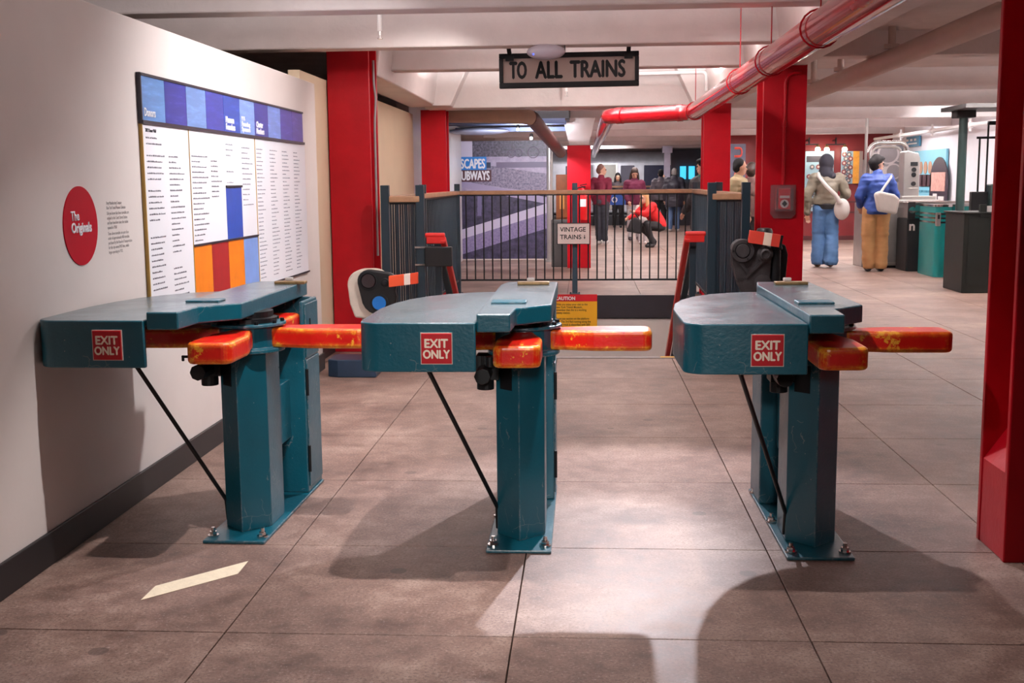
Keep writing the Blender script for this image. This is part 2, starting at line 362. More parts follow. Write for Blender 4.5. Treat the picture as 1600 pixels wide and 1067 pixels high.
# ceiling slab and beams
struct('ceiling', MB().box(-4.8, 1.8, -2.5, 14.2, 2.72, 2.85).box(1.8, 8, -2.5, 14.2, 2.60, 2.85).box(-4.8, 8, 14.2, 45, 2.60, 2.85), CEIL, 'off white painted concrete ceiling', 'ceiling')
def beam(x0, x1, y0, y1, zb, label, zt=2.74): return struct('ceiling_beam', MB().box(x0, x1, y0, y1, zb, zt), CEIL, label, 'beam', .012)
beam(-4.6, 1.5, 6.84, 7.05, 2.40, 'off white cross beam nearest the viewer')
beam(-4.6, 1.5, 8.69, 8.89, 2.395, 'off white cross beam just in front of the left red column')
beam(-1.8, 1.5, 10.5, 10.72, 2.40, 'off white cross beam behind the hanging station sign')
beam(-1.9, 1.5, 13.85, 14.3, 2.275, 'deep off white cross girder between the second pair of columns')
for i, y in enumerate((4.99, 3.1, 1.3)): beam(-4.6, 1.5, y, y + .21, 2.40, ('off white cross beam above the turnstiles', 'off white cross beam above the lobby entrance', 'off white cross beam behind the viewer')[i])
for i, (y, lb) in enumerate(((6.75, 'off white right bay beam nearest the viewer'), (9.85, 'off white right bay beam level with the near right column'), (13.1, 'off white right bay beam beside the second right column'))):
    beam(1.76, 7.9, y, y + .24, 2.40, lb)
for i in range(8):
    y = 16.47 + 3.31 * i
    beam(-2.3 if y > 20 else -4.6, 7.05 if y < 27 else 7.9, y, y + .22, 2.40, 'off white hall beam ' + ('just beyond the deep cross girder', 'level with the centre red column', 'second beyond the centre red column', 'above the dark red wall', 'first beyond the dark red wall', 'third from the train', 'second from the train', 'above the train')[i])
for s, x0, x1, y0, lb in (('left', -2.1, -1.75, 9.86, 'left off white girder over the left row of red columns'), ('right', 1.42, 1.76, -2.3, 'right off white girder over the right row of red columns')):
    struct('ceiling_girder', MB().prism([(x0 - .06, 2.73), (x0, 2.30), (x1, 2.30), (x1 + .06, 2.73)], y0, 14.0, 'y'), CEIL, lb, 'beam', .012)
# haunches where the cross girder meets the columns
for x, sx, lb in ((-1.78, 1, 'flared off white haunch over the second left column'), (1.45, -1, 'flared off white haunch over the second right column')):
    struct('beam_haunch', MB().prism([(x, 2.285), (x + .22 * sx, 2.285), (x + .42 * sx, 2.7), (x, 2.7)], 13.55, 13.86, 'y'), CEIL, lb, 'beam', .012)
# H section red columns
def column(x0, x1, y0, depth, h, label, fill=None):
    xm = (x0 + x1) / 2; t = .03
    c = MB().box(x0, x1, y0, y0 + t, 0, h).box(x0, x1, y0 + depth - t, y0 + depth, 0, h).box(xm - .1, xm + .1, y0 + t - .002, y0 + depth - t + .002, 0, h)
    if fill:
        c.prism([(x0 + .004, 0), (x0 + .004, fill - .03), (xm - .09, fill + .12), (xm - .09, 0)], y0 + t - .002, y0 + depth - t + .002, 'y')
        c.prism([(x1 - .004, 0), (x1 - .004, fill - .03), (xm + .09, fill + .12), (xm + .09, 0)], y0 + t - .002, y0 + depth - t + .002, 'y')
    return struct('column', c, RED, label, 'column', .005)
column(-2.10, -1.755, 9.5, .37, 2.74, 'red steel column beside the end of the cream wall')
column(-2.0, -1.69, 14.2, .3, 2.28, 'red steel column at the far left corner of the stairwell')
column(1.42, 1.762, 9.5, .37, 2.40, 'red steel column carrying the clear covered alarm box')
column(1.42, 1.745, 14.2, .3, 2.40, 'red steel column at the far right corner of the stairwell')
column(1.53, 1.93, 4.19, .3, 2.70, 'red steel column at the right edge with sloped base fill', .36)
struct('column', MB().box(-.29, .09, 18.9, 19.2, 0, 1.98), RED, 'red centre column behind the fire extinguisher', 'column', .006)
struct('trim_4', MB().prism([(-.26, 1.98), (.06, 1.98), (.16, 2.42), (-.36, 2.42)], 18.9, 19.25, 'y'), CEIL, 'off white flared cap over the red centre column', 'beam', .01)

# ================================================================== TURNSTILES
def arc(cx, cy, r, a0, a1, n): return [(cx + r * math.cos(R(a0 + (a1 - a0) * i / n)), cy + r * math.sin(R(a0 + (a1 - a0) * i / n))) for i in range(n + 1)]
def offset(poly, d):
    out = []
    for i, p in enumerate(poly):
        a = Vector(poly[max(i - 1, 0)]); b = Vector(poly[min(i + 1, len(poly) - 1)])
        t = (b - a).normalized(); out.append((p[0] + t.y * d, p[1] - t.x * d))
    return out
def arm_mb(w0=.048, w1=.085, r0=.10, r1=.50, z0=.75, z1=.83):
    pl = []
    n = 8
    for i in range(n + 1):
        u = i / n; s = u * u * (3 - 2 * u); pl.append((r0 + (r0 + .20 - r0) * u, -(w0 + (w1 - w0) * s)))
    pl += arc(r1 - .035, -(w1 - .035), .035, -90, 0, 5) + arc(r1 - .035, w1 - .035, .035, 0, 90, 5)
    for i in range(n, -1, -1):
        u = i / n; s = u * u * (3 - 2 * u); pl.append((r0 + .20 * u, w0 + (w1 - w0) * s))
    return MB().prism(pl, z0, z1)
MREDSIGN = M('sign_red', (192, 14, 30), .35, var=.04)
MSIGNW = M('sign_cream_letters', (246, 228, 208), .4, var=0)
def make_turnstile():
    root = thing('turnstile', 'x', 'turnstile', (0, 0, 0))
    pl = MB().box(-.125, .125, 0, .97, .0005, .013).build('base_plate', TEAL, root, .004)
    for x, y in ((-.10, .06), (.10, .06), (-.108, .45), (-.108, .9)):
        b = MB().cyl((x, y, .013), (x, y, .020), .022, n=18).cyl((x, y, .02), (x, y, .034), .015, n=6).cyl((x, y, .034), (x, y, .05), .008, n=10)
        b.build('bolt', CHROME, pl)
    po = [(-.095, .21), (0, .115), (.095, .21), (.095, .40), (-.095, .40)]
    MB().prism(po, .013, .742).build('post', TEAL, root, .004)
    d = Vector((.095, -.095, 0)).normalized(); nn = Vector((-.707, -.707, 0))
    c = Vector((-.052, .167, .655)) + nn * .0005
    s_ = MB().bar(c - Vector((0, 0, .052)), c + Vector((0, 0, .052)), .068, .004, up=nn)
    s_.build('slot', BLACKP, root)
    # cabinet behind the post
    cb = MB().box(-.118, .118, .72, .965, .013, .70)
    cb.box(.100, .118, .72, .965, .70, .884).box(-.118, -.100, .72, .965, .70, .884).box(-.1, .1, .93, .965, .70, .884)
    cab = cb.build('cabinet', TEAL, root, .006)
    dr = MB().box(.118, .124, .735, .955, .04, .62).box(.118, .124, .735, .955, .628, .87).build('door', TEAL, cab, .003)
    for z in (.17, .52): MB().cyl((.124, .728, z - .06), (.124, .728, z + .06), .007, n=10).build('hinge', BLACKP, cab)
    MB().box(.124, .128, .80, .81, .74, .80).build('latch', BLACKP, cab)
    MB().box(-.05, .045, .395, .725, .27, .535).build('gear_box', TEAL, root, .004)
    # hub and arms
    hub = MB().lathe([(.142, .733), (.142, .748), (.118, .752), (.118, .835), (.150, .838), (.150, .850)], (.012, .27, 0), n=40).build('hub', TEAL, root, .003)
    for k in range(10):
        a = R(36 * k + 12); MB().cyl((.012 + .134 * math.cos(a), .27 + .134 * math.sin(a), .85), (.012 + .134 * math.cos(a), .27 + .134 * math.sin(a), .862), .009, n=6).build('flange_bolt', BLACKP, hub)
    MB().lathe([(.115, .85), (.115, .868), (.10, .872), (.10, .895)], (.012, .27, 0), n=32).build('bearing_collar', BLACK, hub)
    for k in range(4):
        a = arm_mb()
        bmesh.ops.rotate(a.b, verts=a.b.verts, cent=(0, 0, 0), matrix=Matrix.Rotation(R(90 * k), 3, 'Z')); a.shift((.012, .27, 0))
        a.build('arm', CHIP, root, .014, 3)
    # ratchet hanging at the side of the post
    mech = MB().cyl((-.135, .20, .60), (-.135, .20, .735), .034, n=16).cyl((-.135, .06, .672), (-.135, .20, .672), .032, n=8).box(-.17, -.08, .17, .27, .64, .735)
    mech.cyl((-.11, .12, .70), (-.11, .12, .74), .018).cyl((-.175, .1, .73), (-.21, .1, .73), .006, n=8).cyl((-.205, .1, .73), (-.205, .1, .712), .006, n=8)
    mech.build('ratchet', BLACK, root, .004)
    # wide hood over the left arm, open underneath and towards the arms
    o = [(-.125, -.29)] + arc(-.463, -.215, .075, -90, -180, 8) + [(-.54, -.05), (-.54, .18), (-.518, .38), (-.48, .53), (-.42, .66), (-.34, .76), (-.24, .83), (-.125, .86)]
    i_ = offset(o, .02); i_[0] = (-.125, -.27); i_[-1] = (-.125, .84)
    h = MB()
    B = h.b
    O0 = [B.verts.new((x, y, .747)) for x, y in o]; O1 = [B.verts.new((x, y, .92)) for x, y in o]
    I0 = [B.verts.new((x, y, .747)) for x, y in i_]; I1 = [B.verts.new((x, y, .895)) for x, y in i_]
    for k in range(len(o) - 1):
        B.faces.new((O0[k], O0[k + 1], O1[k + 1], O1[k])); B.faces.new((I0[k + 1], I0[k], I1[k], I1[k + 1])); B.faces.new((O0[k + 1], O0[k], I0[k], I0[k + 1]))
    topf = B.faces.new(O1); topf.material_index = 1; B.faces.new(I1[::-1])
    B.faces.new((O0[0], O1[0], I1[0], I0[0])); B.faces.new((O0[-1], I0[-1], I1[-1], O1[-1])); B.faces.new((O1[0], O1[-1], I1[-1], I1[0]))
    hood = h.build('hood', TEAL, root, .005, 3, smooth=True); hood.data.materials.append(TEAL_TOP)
    sg = MB().box(-.314, -.208, -.297, -.2895, .778, .884).build('exit_sign', MREDSIGN, root, .002)
    sg['label'] = 'square red sign reading EXIT ONLY in cream letters'
    MB().box(-.3165, -.2055, -.2945, -.2892, .7755, .8865).build('sign_backing', M('sign_edge', (206, 186, 176), .5), sg)
    # lettering sits on the plate as its own sub-part
    for t_, zz, w_ in (('EXIT', .835, .080), ('ONLY', .797, .092)):
        lettering(t_, 'sign_letters', MSIGNW, sg, (-.261 - w_ / 2, -.297, zz), w_, .029, fat=.055, depth=.0006)
    # top slab with the chamfered wing
    sl = [(-.122, -.285), (-.004, -.285), (.004, -.10), (.130, .03), (.130, 1.015), (-.10, 1.015), (-.122, .86)]
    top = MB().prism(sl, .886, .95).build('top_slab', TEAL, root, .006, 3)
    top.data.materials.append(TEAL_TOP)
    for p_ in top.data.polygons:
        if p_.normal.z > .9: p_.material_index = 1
    MB().prism([(-.098, .045), (.034, .045), (.034, .135), (-.098, .135)], .95, .9585).build('cover_plate', TEAL, top, .003)
    br = MB().box(-.045, .095, .845, .90, .95, .963).build('wooden_stop', BRASS, root, .003); br['label'] = 'worn brass coloured block on the slab'
    MB().box(-.005, .03, .885, .905, .963, .978).build('clear_knob', M('clear_plastic', (228, 222, 220), .12, var=0), br, .004)
    # strut from the hood down to the foot of the post
    MB().cyl((-.385, -.16, .89), (-.095, .215, .12), .0085, n=10).cyl((-.095, .215, .125), (-.095, .235, .03), .0085, n=10).build('strut', BLACK, root)
    return root
t0 = make_turnstile()
for i, ((x, y), rz, lb) in enumerate((((-1.381, 4.31), R(-1.0), 'teal wooden armed exit turnstile standing closest to the cream wall with the donor board'),
                                      ((-.254, 4.233), 0, 'teal wooden armed exit turnstile standing between the two other turnstiles'),
                                      ((.872, 4.19), R(.4), 'teal wooden armed exit turnstile standing closest to the big red column at the edge'))):
    t = t0 if i == 0 else copy_tree(t0)
    t.location = (x, y, 0); t.rotation_euler = (0, 0, rz); t['label'] = lb; t['group'] = 'old teal exit turnstiles in the lobby'
for t in [o for o in COL.objects if o.get('category') == 'turnstile']:
    if t.location.x < -1:
        for ch in t.children:
            if ch.name.split('.')[0] in ('hood', 'exit_sign'): ch.location.x -= .073
            if ch.name.split('.')[0] == 'top_slab': ch.location.x -= .067

# ================================================================== LEFT WALL
board = thing('donor_board', 'large wall board of blue header tiles above white columns of donor names', 'board', (-2.0, 6.68, .8))
XW = -2.0
LB, NV, RB, OR_, DR, PB, VI = (98, 146, 208), (48, 58, 152), (44, 80, 178), (246, 134, 22), (170, 30, 34), (126, 160, 226), (70, 66, 172)
tiles = [('header_tile', LB), ('header_tile', NV), ('header_tile', (112, 146, 204)), ('header_tile', (60, 70, 168)), ('header_tile', RB), ('header_tile', PB), ('header_tile', (54, 60, 156)), ('header_tile', (116, 146, 220)), ('header_tile', VI), ('header_tile', (74, 64, 166))]
hdr = []
for k, (n_, c_) in enumerate(tiles):
    y0 = 5.155 + .3 * k
    mt = NT('header_%d' % k); cc = lin(c_)
    w_ = mt.n('ShaderNodeMapping'); w_.inputs['Scale'].default_value = (1, 2, 14); mt.l(mt.coords(), w_.inputs['Vector'])
    mt.l(mt.ramp(mt.noise(2.2, 7, .65, w_.outputs[0]), [(.42, tuple(v * .85 for v in cc)), (.58, cc), (.74, tuple(min(1, v * 1.35 + .03) for v in cc))]), mt.b.inputs['Base Color'])
    mt.b.inputs['Roughness'].default_value = .35
    t_ = MB().box(XW, XW + .014, y0 + .0015, y0 + .2985, 1.69, 1.89).build('header_tile', mt.m, board, world=True)
    t_['label'] = ('light blue tile', 'navy tile with pinkish clouds', 'hazy light blue tile', 'violet blue tile', 'royal blue tile', 'pale blue tile', 'dark violet tile', 'pale sky blue tile', 'violet tile', 'purple blue tile')[k]
    hdr.append(t_)
LW = M('board_letter_white', (246, 246, 250), .4, var=0)
for k, txt, z0, h_, w_ in ((0, 'Donors', 1.712, .036, .135), (4, 'Museum\nFounders', 1.704, .072, .165), (5, 'Founding\nSponsors', 1.700, .062, .165), (6, 'Charter\nMembers', 1.706, .072, .165)):
    lettering(txt, 'heading', LW, hdr[k], (XW + .014, 5.155 + .3 * k + .03, z0), w_, h_, '+x', fat=.035, world=True, line=.85)
lettering('1976', 'heading', LW, hdr[5], (XW + .014, 5.155 + 1.53, 1.768), .07, .026, '+x', bold=.015, world=True)
MPAN = M('board_white', (240, 240, 246), .35, var=.02)
for k, (y0, y1, z0, c_, lb) in enumerate(((5.155, 5.765, .78, None, ''), (5.767, 6.342, 1.10, None, ''), (6.344, 6.638, 1.395, None, ''), (6.64, 6.936, 1.10, None, ''), (6.938, 8.20, .785, None, ''),
                                       (6.344, 6.638, 1.10, RB, 'royal blue square'), (5.767, 6.058, .78, OR_, 'orange stripe beside the white names'), (6.06, 6.35, .78, DR, 'dark red stripe'), (6.352, 6.64, .78, OR_, 'orange stripe beside the light blue one'), (6.642, 6.936, .78, PB, 'light blue stripe'))):
    z1 = 1.676 if c_ is None else (1.385 if k == 5 else 1.09)
    mt = MPAN if c_ is None else M('board_tile_%d' % k, c_, .35, var=.1, vs=9)
    p = MB().box(XW, XW + .012, y0, y1, z0, z1).build('name_panel' if c_ is None else 'colour_tile', mt, board, world=True)
    if lb: p['label'] = lb
TRIMK = M('board_trim', (40, 34, 46), .4)
tr = MB().box(XW, XW + .02, 5.145, 8.155, 1.89, 1.902).box(XW, XW + .024, 5.145, 8.165, 1.676, 1.692).box(XW, XW + .02, 5.143, 5.155, 1.692, 1.902)
tr.box(XW, XW + .02, 5.767, 6.936, 1.09, 1.10).box(XW, XW + .02, 6.344, 6.638, 1.385, 1.397).box(XW, XW + .02, 6.938, 8.21, .775, .785)
tr.build('trim_rail', TRIMK, board, world=True)
MB().box(XW, XW + .016, 5.147, 5.155, .78, 1.676).box(XW, XW + .016, 5.7645, 5.7675, .78, 1.676).box(XW, XW + .016, 6.9355, 6.9385, .785, 1.676).build('gold_edge', M('gold_edge', (190, 150, 70), .4), board, world=True)
# rows of names: fine dark print too small to read, broken into words
rnd = random.Random(3); tx = MB(); grey = MB()
def print_lines(mb, y0, z0, n, wmax, pitch=.0268, hh=.0066, gaps=()):
    z = z0
    for i in range(n):
        z -= pitch
        if i in gaps: continue
        tot = wmax * rnd.uniform(.45, 1.0); y = y0
        while y < y0 + tot:
            l = rnd.uniform(.008, .026)
            yy = y; 
            while yy < y + l:
                k = rnd.uniform(.0028, .0048); mb.box(XW + .0118, XW + .0128, yy, yy + k * .7, z, z + hh * rnd.choice((.7, .7, 1, 1.15))); yy += k + .0006
            y += l + .006
print_lines(tx, 5.195, 1.64, 31, .22, gaps=(2, 8, 15, 16, 27)); print_lines(tx, 5.475, 1.56, 29, .20, gaps=(18, 19))
print_lines(tx, 5.80, 1.57, 17, .25); print_lines(tx, 6.10, 1.55, 8, .18)
print_lines(grey, 6.37, 1.65, 9, .16, .03, .006, (3, 4, 6)); print_lines(grey, 6.665, 1.64, 12, .2, .03, .006)
for k in range(4): print_lines(grey, 6.97 + .3 * k, 1.635, 33, .17, .0245, .0055)
tx.build('name_print', M('print_mid', (92, 90, 102), .6, var=0), board, world=True)
grey.build('name_print', M('print_grey', (128, 128, 142), .6, var=0), board, world=True)
lettering('2022 Donor Wall', 'heading', M('print_dark', (52, 50, 60)), board, (XW + .012, 5.195, 1.642), .13, .016, '+x', bold=.01, world=True)

rs = thing('round_sign', 'round red wall sign reading The Originals on the cream wall', 'sign', (-2.0, 4.485, 1.088))
MB().cyl((-2.0, 4.485, 1.244), (-1.996, 4.485, 1.244), .156, n=72).build('disc', M('decal_red', (188, 2, 34), .5, var=.02, spec=.15), rs, world=True)
lettering('The', 'letters', LW, rs, (-1.996, 4.395, 1.265), .075, .038, '+x', bold=.02, world=True)
lettering('Originals', 'letters', LW, rs, (-1.996, 4.395, 1.207), .180, .050, '+x', fat=.0355, world=True)
info = thing('wall_text', 'small dark paragraph of wall text right of the round red sign', 'wall text', (-2.0, 4.86, 1.12))
INK = M('ink', (136, 126, 124), .6, var=0)
for txt, z0, h_, w_ in (('Perey Manufacturing Company\nNew York Transit Museum Collection', 1.302, .034, .20),
                    ('Did you know that these turnstiles are\noriginal to the Court Street Station\nand have been here since the station\nopened in 1936?', 1.215, .078, .235),
                    ('These three turnstiles are part of an\norder of approximately 400 turnstiles\npurchased by the Board of Transportation\nfor the city-owned IND lines, which\nbegan operating in 1932.', 1.112, .096, .255)):
    lettering(txt, 'paragraph', INK, info, (-2.0, 4.748, z0), w_, h_, '+x', depth=.0004, world=True)

# painted remnant on the floor
fm = MB(); q = [(-1.512, 3.689), (-1.259, 3.965), (-1.262, 4.108), (-1.513, 3.828)]
fm.prism(q, .0003, .0018); single('floor_stripe', fm, M('stripe_cream', (238, 224, 196), .6, var=.08, vs=30, bump=.2), 'slanted cream paint stripe on the floor near the first turnstile', 'floor marking')

# ================================================================== CEILING HUNG THINGS
sg = thing('station_sign', 'black framed hanging sign reading TO ALL TRAINS', 'sign', (-.112, 8.5, 2.07))
fr = MB().box(-.617, .385, 8.47, 8.53, 2.283, 2.318).box(-.617, .385, 8.47, 8.53, 2.074, 2.112).box(-.617, -.588, 8.47, 8.53, 2.112, 2.283).box(.356, .385, 8.47, 8.53, 2.112, 2.283)
fr.build('frame', BLACKP, sg, .004, world=True)
MB().box(-.588, .356, 8.488, 8.512, 2.112, 2.283).build('face', M('milk_glass', (168, 148, 140), .12, var=.06, vs=3), sg, world=True)
for txt, x0, w_ in (('TO', -.540, .118), ('ALL', -.355, .190), ('TRAINS', -.105, .390)):
    lettering(txt, 'letters', BLACKP, sg, (x0, 8.488, 2.142), w_, .116, fat=.045, world=True)
for x in (-.54, .31): MB().box(x - .03, x + .03, 8.465, 8.475, 2.265, 2.30).bar((x, 8.50, 2.30), (x, 8.395, 2.345), .03, .012).build('hanger', BLACKP, sg, world=True)
sg.rotation_euler = (0, R(-.35), 0); sg.scale = (9 / 8.5,) * 3; sg.location = (-.112 * 9 / 8.5, 9.0, 1.4 + .67 * 9 / 8.5)
ap = thing('ceiling_sensor', 'white oblong device hanging from the beam in front of the station sign', 'sensor', (-.31, 8.74, 2.30))
c_ = at(853, 81, 8.72)
MB().ball(c_, 1, .142, .07, .058, n=4).build('shell', M('plastic_lilac_white', (170, 162, 172), .35, var=0), ap, smooth=True, world=True)
MB().box(c_.x - .08, c_.x + .10, c_.y - .01, c_.y + .01, c_.z + .045, c_.z + .075).box(c_.x - .05, c_.x + .05, c_.y, c_.y + .05, c_.z + .05, 2.40).tube([(c_.x + .1, c_.y, c_.z + .06), (c_.x + .14, c_.y, c_.z + .05), (c_.x + .14, c_.y, c_.z), (c_.x + .11, c_.y, c_.z - .01)], .005).build('bracket', BLACK, ap, world=True)
MB().ball((c_.x - .09, c_.y - .047, c_.z - .02), .007).build('status_light', emit('blue_led', (70, 90, 255), 3), ap, world=True)
for nm, px, py, Y, top, lb in (('sprinkler', 594, 60, 8.3, 2.72, 'white sprinkler drop hanging before the cross beam near the left column'), ('sprinkler', 885, 150, 13.4, 2.72, 'sprinkler head below the station sign')):
    s_ = thing(nm, lb, 'sprinkler', at(px, py, Y)); p = at(px, py, Y)
    MB().cyl((p.x, p.y, p.z + .05), (p.x, p.y, top), .018).build('pipe', WHITE, s_, world=True)
    MB().cyl((p.x, p.y, p.z + .02), (p.x, p.y, p.z + .05), .012).cyl((p.x, p.y, p.z), (p.x, p.y, p.z + .02), .005).cyl((p.x, p.y, p.z - .004), (p.x, p.y, p.z), .02).build('head', CHROME, s_, world=True)
def bend(pts, r, n=6):
    pts = [Vector(p) for p in pts]; out = [pts[0]]
    for a, b, c in zip(pts, pts[1:], pts[2:]):
        d0 = (a - b).normalized(); d1 = (c - b).normalized()
        p0, p1 = b + d0 * r, b + d1 * r
        for i in range(n + 1):
            t = i / n; out.append(p0 * (1 - t) ** 2 + b * 2 * t * (1 - t) + p1 * t * t)
    return out + [pts[-1]]
rp = thing('standpipe', 'thick red fire standpipe running back under the ceiling and jogging across', 'pipe', (1.0, 8, 1.9))
rz_ = 2.09
MB().tube(bend([(1.07, -2.2, rz_), (1.10, 12.1, rz_), (.25, 12.6, rz_), (.25, 37, 2.2)], .17), .082, n=24).build('pipe', REDPIPE, rp, smooth=True, world=True)
for y in (5.55, 7.0, 8.4, 11.8):
    x = 1.07 + .0022 * y
    hg = MB(); hg.tube([(x + .092 * math.cos(R(a)), y, rz_ + .088 * math.sin(R(a))) for a in range(0, 361, 20)], .005, n=8, caps=False)
    hg.cyl((x, y, rz_ + .09), (x, y, 2.72), .004, n=8); hg.build('hanger', REDPIPE, rp, world=True)
for a, b in (((1.10, 11.9, rz_), (1.10, 11.96, rz_)), ((.95, 12.18, rz_), (1.0, 12.16, rz_)), ((.40, 12.5, rz_), (.34, 12.54, rz_))):
    MB().cyl(a, b, .087, n=24).build('coupling', REDPIPE, rp, smooth=True, world=True)
bp = thing('drain_pipe', 'beige pipe slung diagonally under the right bay ceiling', 'pipe', (2.5, 10, 2.1))
a, b = at(1250, 152, 12.5), at(1600, 8, 7.2)
MB().tube([a + (a - b) * .25, a, b, b + (b - a) * .3], .082, n=20).build('pipe', M('beige_pipe', (196, 176, 166), .45, var=.06), bp, smooth=True, world=True)
for f in (.1, .28, .55, .95):
    p = a + (b - a) * f
    MB().cyl((p.x, p.y, p.z + .08), (p.x, p.y, 2.60), .03).cyl((p.x, p.y, p.z + .085), (p.x, p.y, p.z + .12), .06).build('hanger', M('beige_pipe', (196, 176, 166)), bp, world=True)
wp = [at(925, 117, 13.5), at(1104, 112, 13.5), at(1104, 142, 13.5)]
single('branch_pipe', MB().tube(bend(wp, .06), .022, n=12), WHITE, 'thin white pipe with an elbow fixed across the deep girder', 'pipe', smooth=True)
dp = [at(692, 180, 14.8), at(828, 181, 14.8), at(876, 238, 20.3)]
du = thing('duct', 'beige round duct below the deep girder with a brown wrapped end', 'duct', (-1.2, 15, 2.1))
path = bend(dp, .35, 8)
MB().tube(path[:8], .095, n=20).build('beige_section', M('duct_beige', (202, 178, 158), .45), du, smooth=True, world=True)
MB().tube([path[7], path[8], path[9], path[10]], .096, n=20).build('brown_section', M('duct_brown', (92, 52, 50), .5), du, smooth=True, world=True)
MB().cyl((-1.1, 14.8, path[0].z + .08), (-1.1, 14.8, 2.62), .012).build('hanger', STEEL, du, world=True)
# conduits on columns
cd = [(1.762 - .05, 9.49, 2.24), (1.585, 9.47, 2.24), (1.585, 9.47, 1.36)]
single('alarm_conduit', MB().tube(bend(cd, .1), .014, n=10).cyl((1.585, 9.47, 1.82), (1.585, 9.47, 1.86), .02), RED, 'thin red conduit bending down to the alarm box', 'conduit', smooth=True)
al = thing('fire_alarm', 'red pull station under a clear plastic cover on the right red column', 'alarm', (1.59, 9.47, 1.09))
gl = NT('clear_cover'); gl.b.inputs['Base Color'].default_value = (.95, .9, .95, 1); gl.b.inputs['Transmission Weight'].default_value = .93; gl.b.inputs['Roughness'].default_value = .05; gl.b.inputs['IOR'].default_value = 1.3
x0, x1 = 1.490, 1.692
pg = [(x0, 1.13), (x0 + .03, 1.09), (x1 - .03, 1.09), (x1, 1.13), (x1, 1.36), (x0, 1.36)]
pg2 = [(x0 + .03, 1.15), (x1 - .03, 1.15), (x1 - .03, 1.335), (x0 + .03, 1.335)]
MB().prism(pg, 9.482, 9.497, 'y').build('cover_flange', gl.m, al, .004, world=True)
MB().prism(pg2, 9.402, 9.481, 'y').build('cover', gl.m, al, .012, world=True)
MB().box(1.545, 1.64, 9.43, 9.47, 1.165, 1.325).build('pull_box', M('alarm_red', (196, 24, 40), .4), al, .004, world=True)
MB().box(1.555, 1.63, 9.424, 9.432, 1.255, 1.275).build('label_strip', WHITE, al, world=True)
MB().cyl((1.592, 9.426, 1.21), (1.592, 9.432, 1.21), .034).build('warning_disc', WHITE, al, world=True)
MB().prism([(1.57, 1.21), (1.592, 1.186), (1.614, 1.21), (1.592, 1.236)], 9.418, 9.427, 'y').build('handle', BLACKP, al, world=True)
ls = [at(590, 78, 9.55), at(590, 130, 9.55), at(585, 180, 9.6), at(586, 330, 9.6), at(588, 410, 9.6)]
ls = [Vector((p.x + .012, 9.6, p.z)) for p in ls]
single('wall_cable', MB().tube(bend([(-1.735, 9.6, 2.40), (-1.735, 9.6, 2.2), (-1.72, 9.6, 2.1), (-1.735, 9.6, 1.9), (-1.735, 9.6, .8)], .06), .010, n=8), M('grey_cable', (150, 142, 142), .5), 'grey cable running down the side of the left red column', 'cable', smooth=True)
# ================================================================== STAIR RAILINGS
def railing(name, label, p0, p1, posts, nb, caps=True, top=1.30, bot=.18, post_h=1.385, post_w=.066, group=None, bmat=None):
    p0, p1 = Vector((*p0, 0)), Vector((*p1, 0)); d = p1 - p0
    t = thing(name, label, 'railing', p0, 0, group)
    MB().bar((0, 0, top - .026), d + Vector((0, 0, top - .026)), .075, .05).build('handrail', WOOD, t, .008)
    for f in posts:
        p = d * f; w = post_w / 2
        pb = MB().box(p.x - w, p.x + w, p.y - w, p.y + w, 0, post_h).box(p.x - w * 2, p.x + w * 2, p.y - w * 2, p.y + w * 2, 0.0005, .012)
        for a, b in ((-1.6, -1.6), (1.6, -1.6)): pb.cyl((p.x + w * a, p.y + w * b, .012), (p.x + w * a, p.y + w * b, .03), .012, n=8)
        pb.build('post', NAVY, t, .004)
    MB().bar((0, 0, bot), d + Vector((0, 0, bot)), .03, .022).bar((0, 0, top - .06), d + Vector((0, 0, top - .06)), .035, .014).build('bottom_rail', BLACKP, t)
    for i in range(nb):
        p = d * ((i + 1) / (nb + 1))
        MB().cyl((p.x, p.y, bot), (p.x, p.y, top - .055), .009, n=8).build('baluster', bmat or BLACKP, t)
    return t
railing('railing', 'railing with wooden rail across the far side of the stairwell', (-1.60, 14.5), (1.35, 14.5), (0, .4985, 1), 26)
NB = M('navy_bars', (30, 46, 58), .4)
railing('railing', 'long side railing of the stairwell running back from the left post', (-1.60, 9.24), (-1.60, 14.4), (0, .42), 40, bmat=NB)
railing('railing', 'long side railing of the stairwell running back behind the right column', (1.26, 9.24), (1.345, 14.4), (0, .42), 40, bmat=NB)
railing('railing', 'short railing stub with gate post left of the stairway opening', (-1.56, 9.22), (-1.315, 9.22), (1,), 3, bmat=NB)
railing('railing', 'short railing stub with gate post right of the stairway opening', (.993, 9.22), (1.22, 9.22), (0,), 3, bmat=NB)
for s, x, lb in ((1, -1.27, 'left red stair handrail sloping down beside the gate post'), (-1, .940, 'right red stair handrail sloping down beside the gate post')):
    h = thing('stair_handrail', lb, 'handrail', (x, 9.2, .5))
    MB().bar((x, 9.22, .955), (x + .15 * s, 9.22, .955), .03, .075).cyl((x - .01 * s, 9.22, .985), (x + .15 * s, 9.22, .985), .02).bar((x + .135 * s, 9.21, .955), (x + .135 * s, 12.6, -1.10), .045, .05).build('rail', M('handrail_red', (214, 40, 36), .3), h, .008, world=True)
    pm = MB(); pm.bar((x + .08 * s, 9.3, .90), (x + .08 * s, 12.6, -1.15), .05, .04)
    for k in range(4): pm.bar((x + .08 * s, 9.35 + .8 * k, .87 - .5 * k), (x + .08 * s, 9.35 + .8 * k, -.3 - .49 * k), .05, .05, up=(1, 0, 0))
    pm.build('support', NAVY, h, .004, world=True)
gb = thing('gate_latch', 'dark gate latch box with bright straps on the left gate post', 'latch', (-1.27, 9.2, .8))
MB().box(-1.275, -1.06, 9.14, 9.21, .74, .895).build('box', BLACK, gb, .006, world=True)
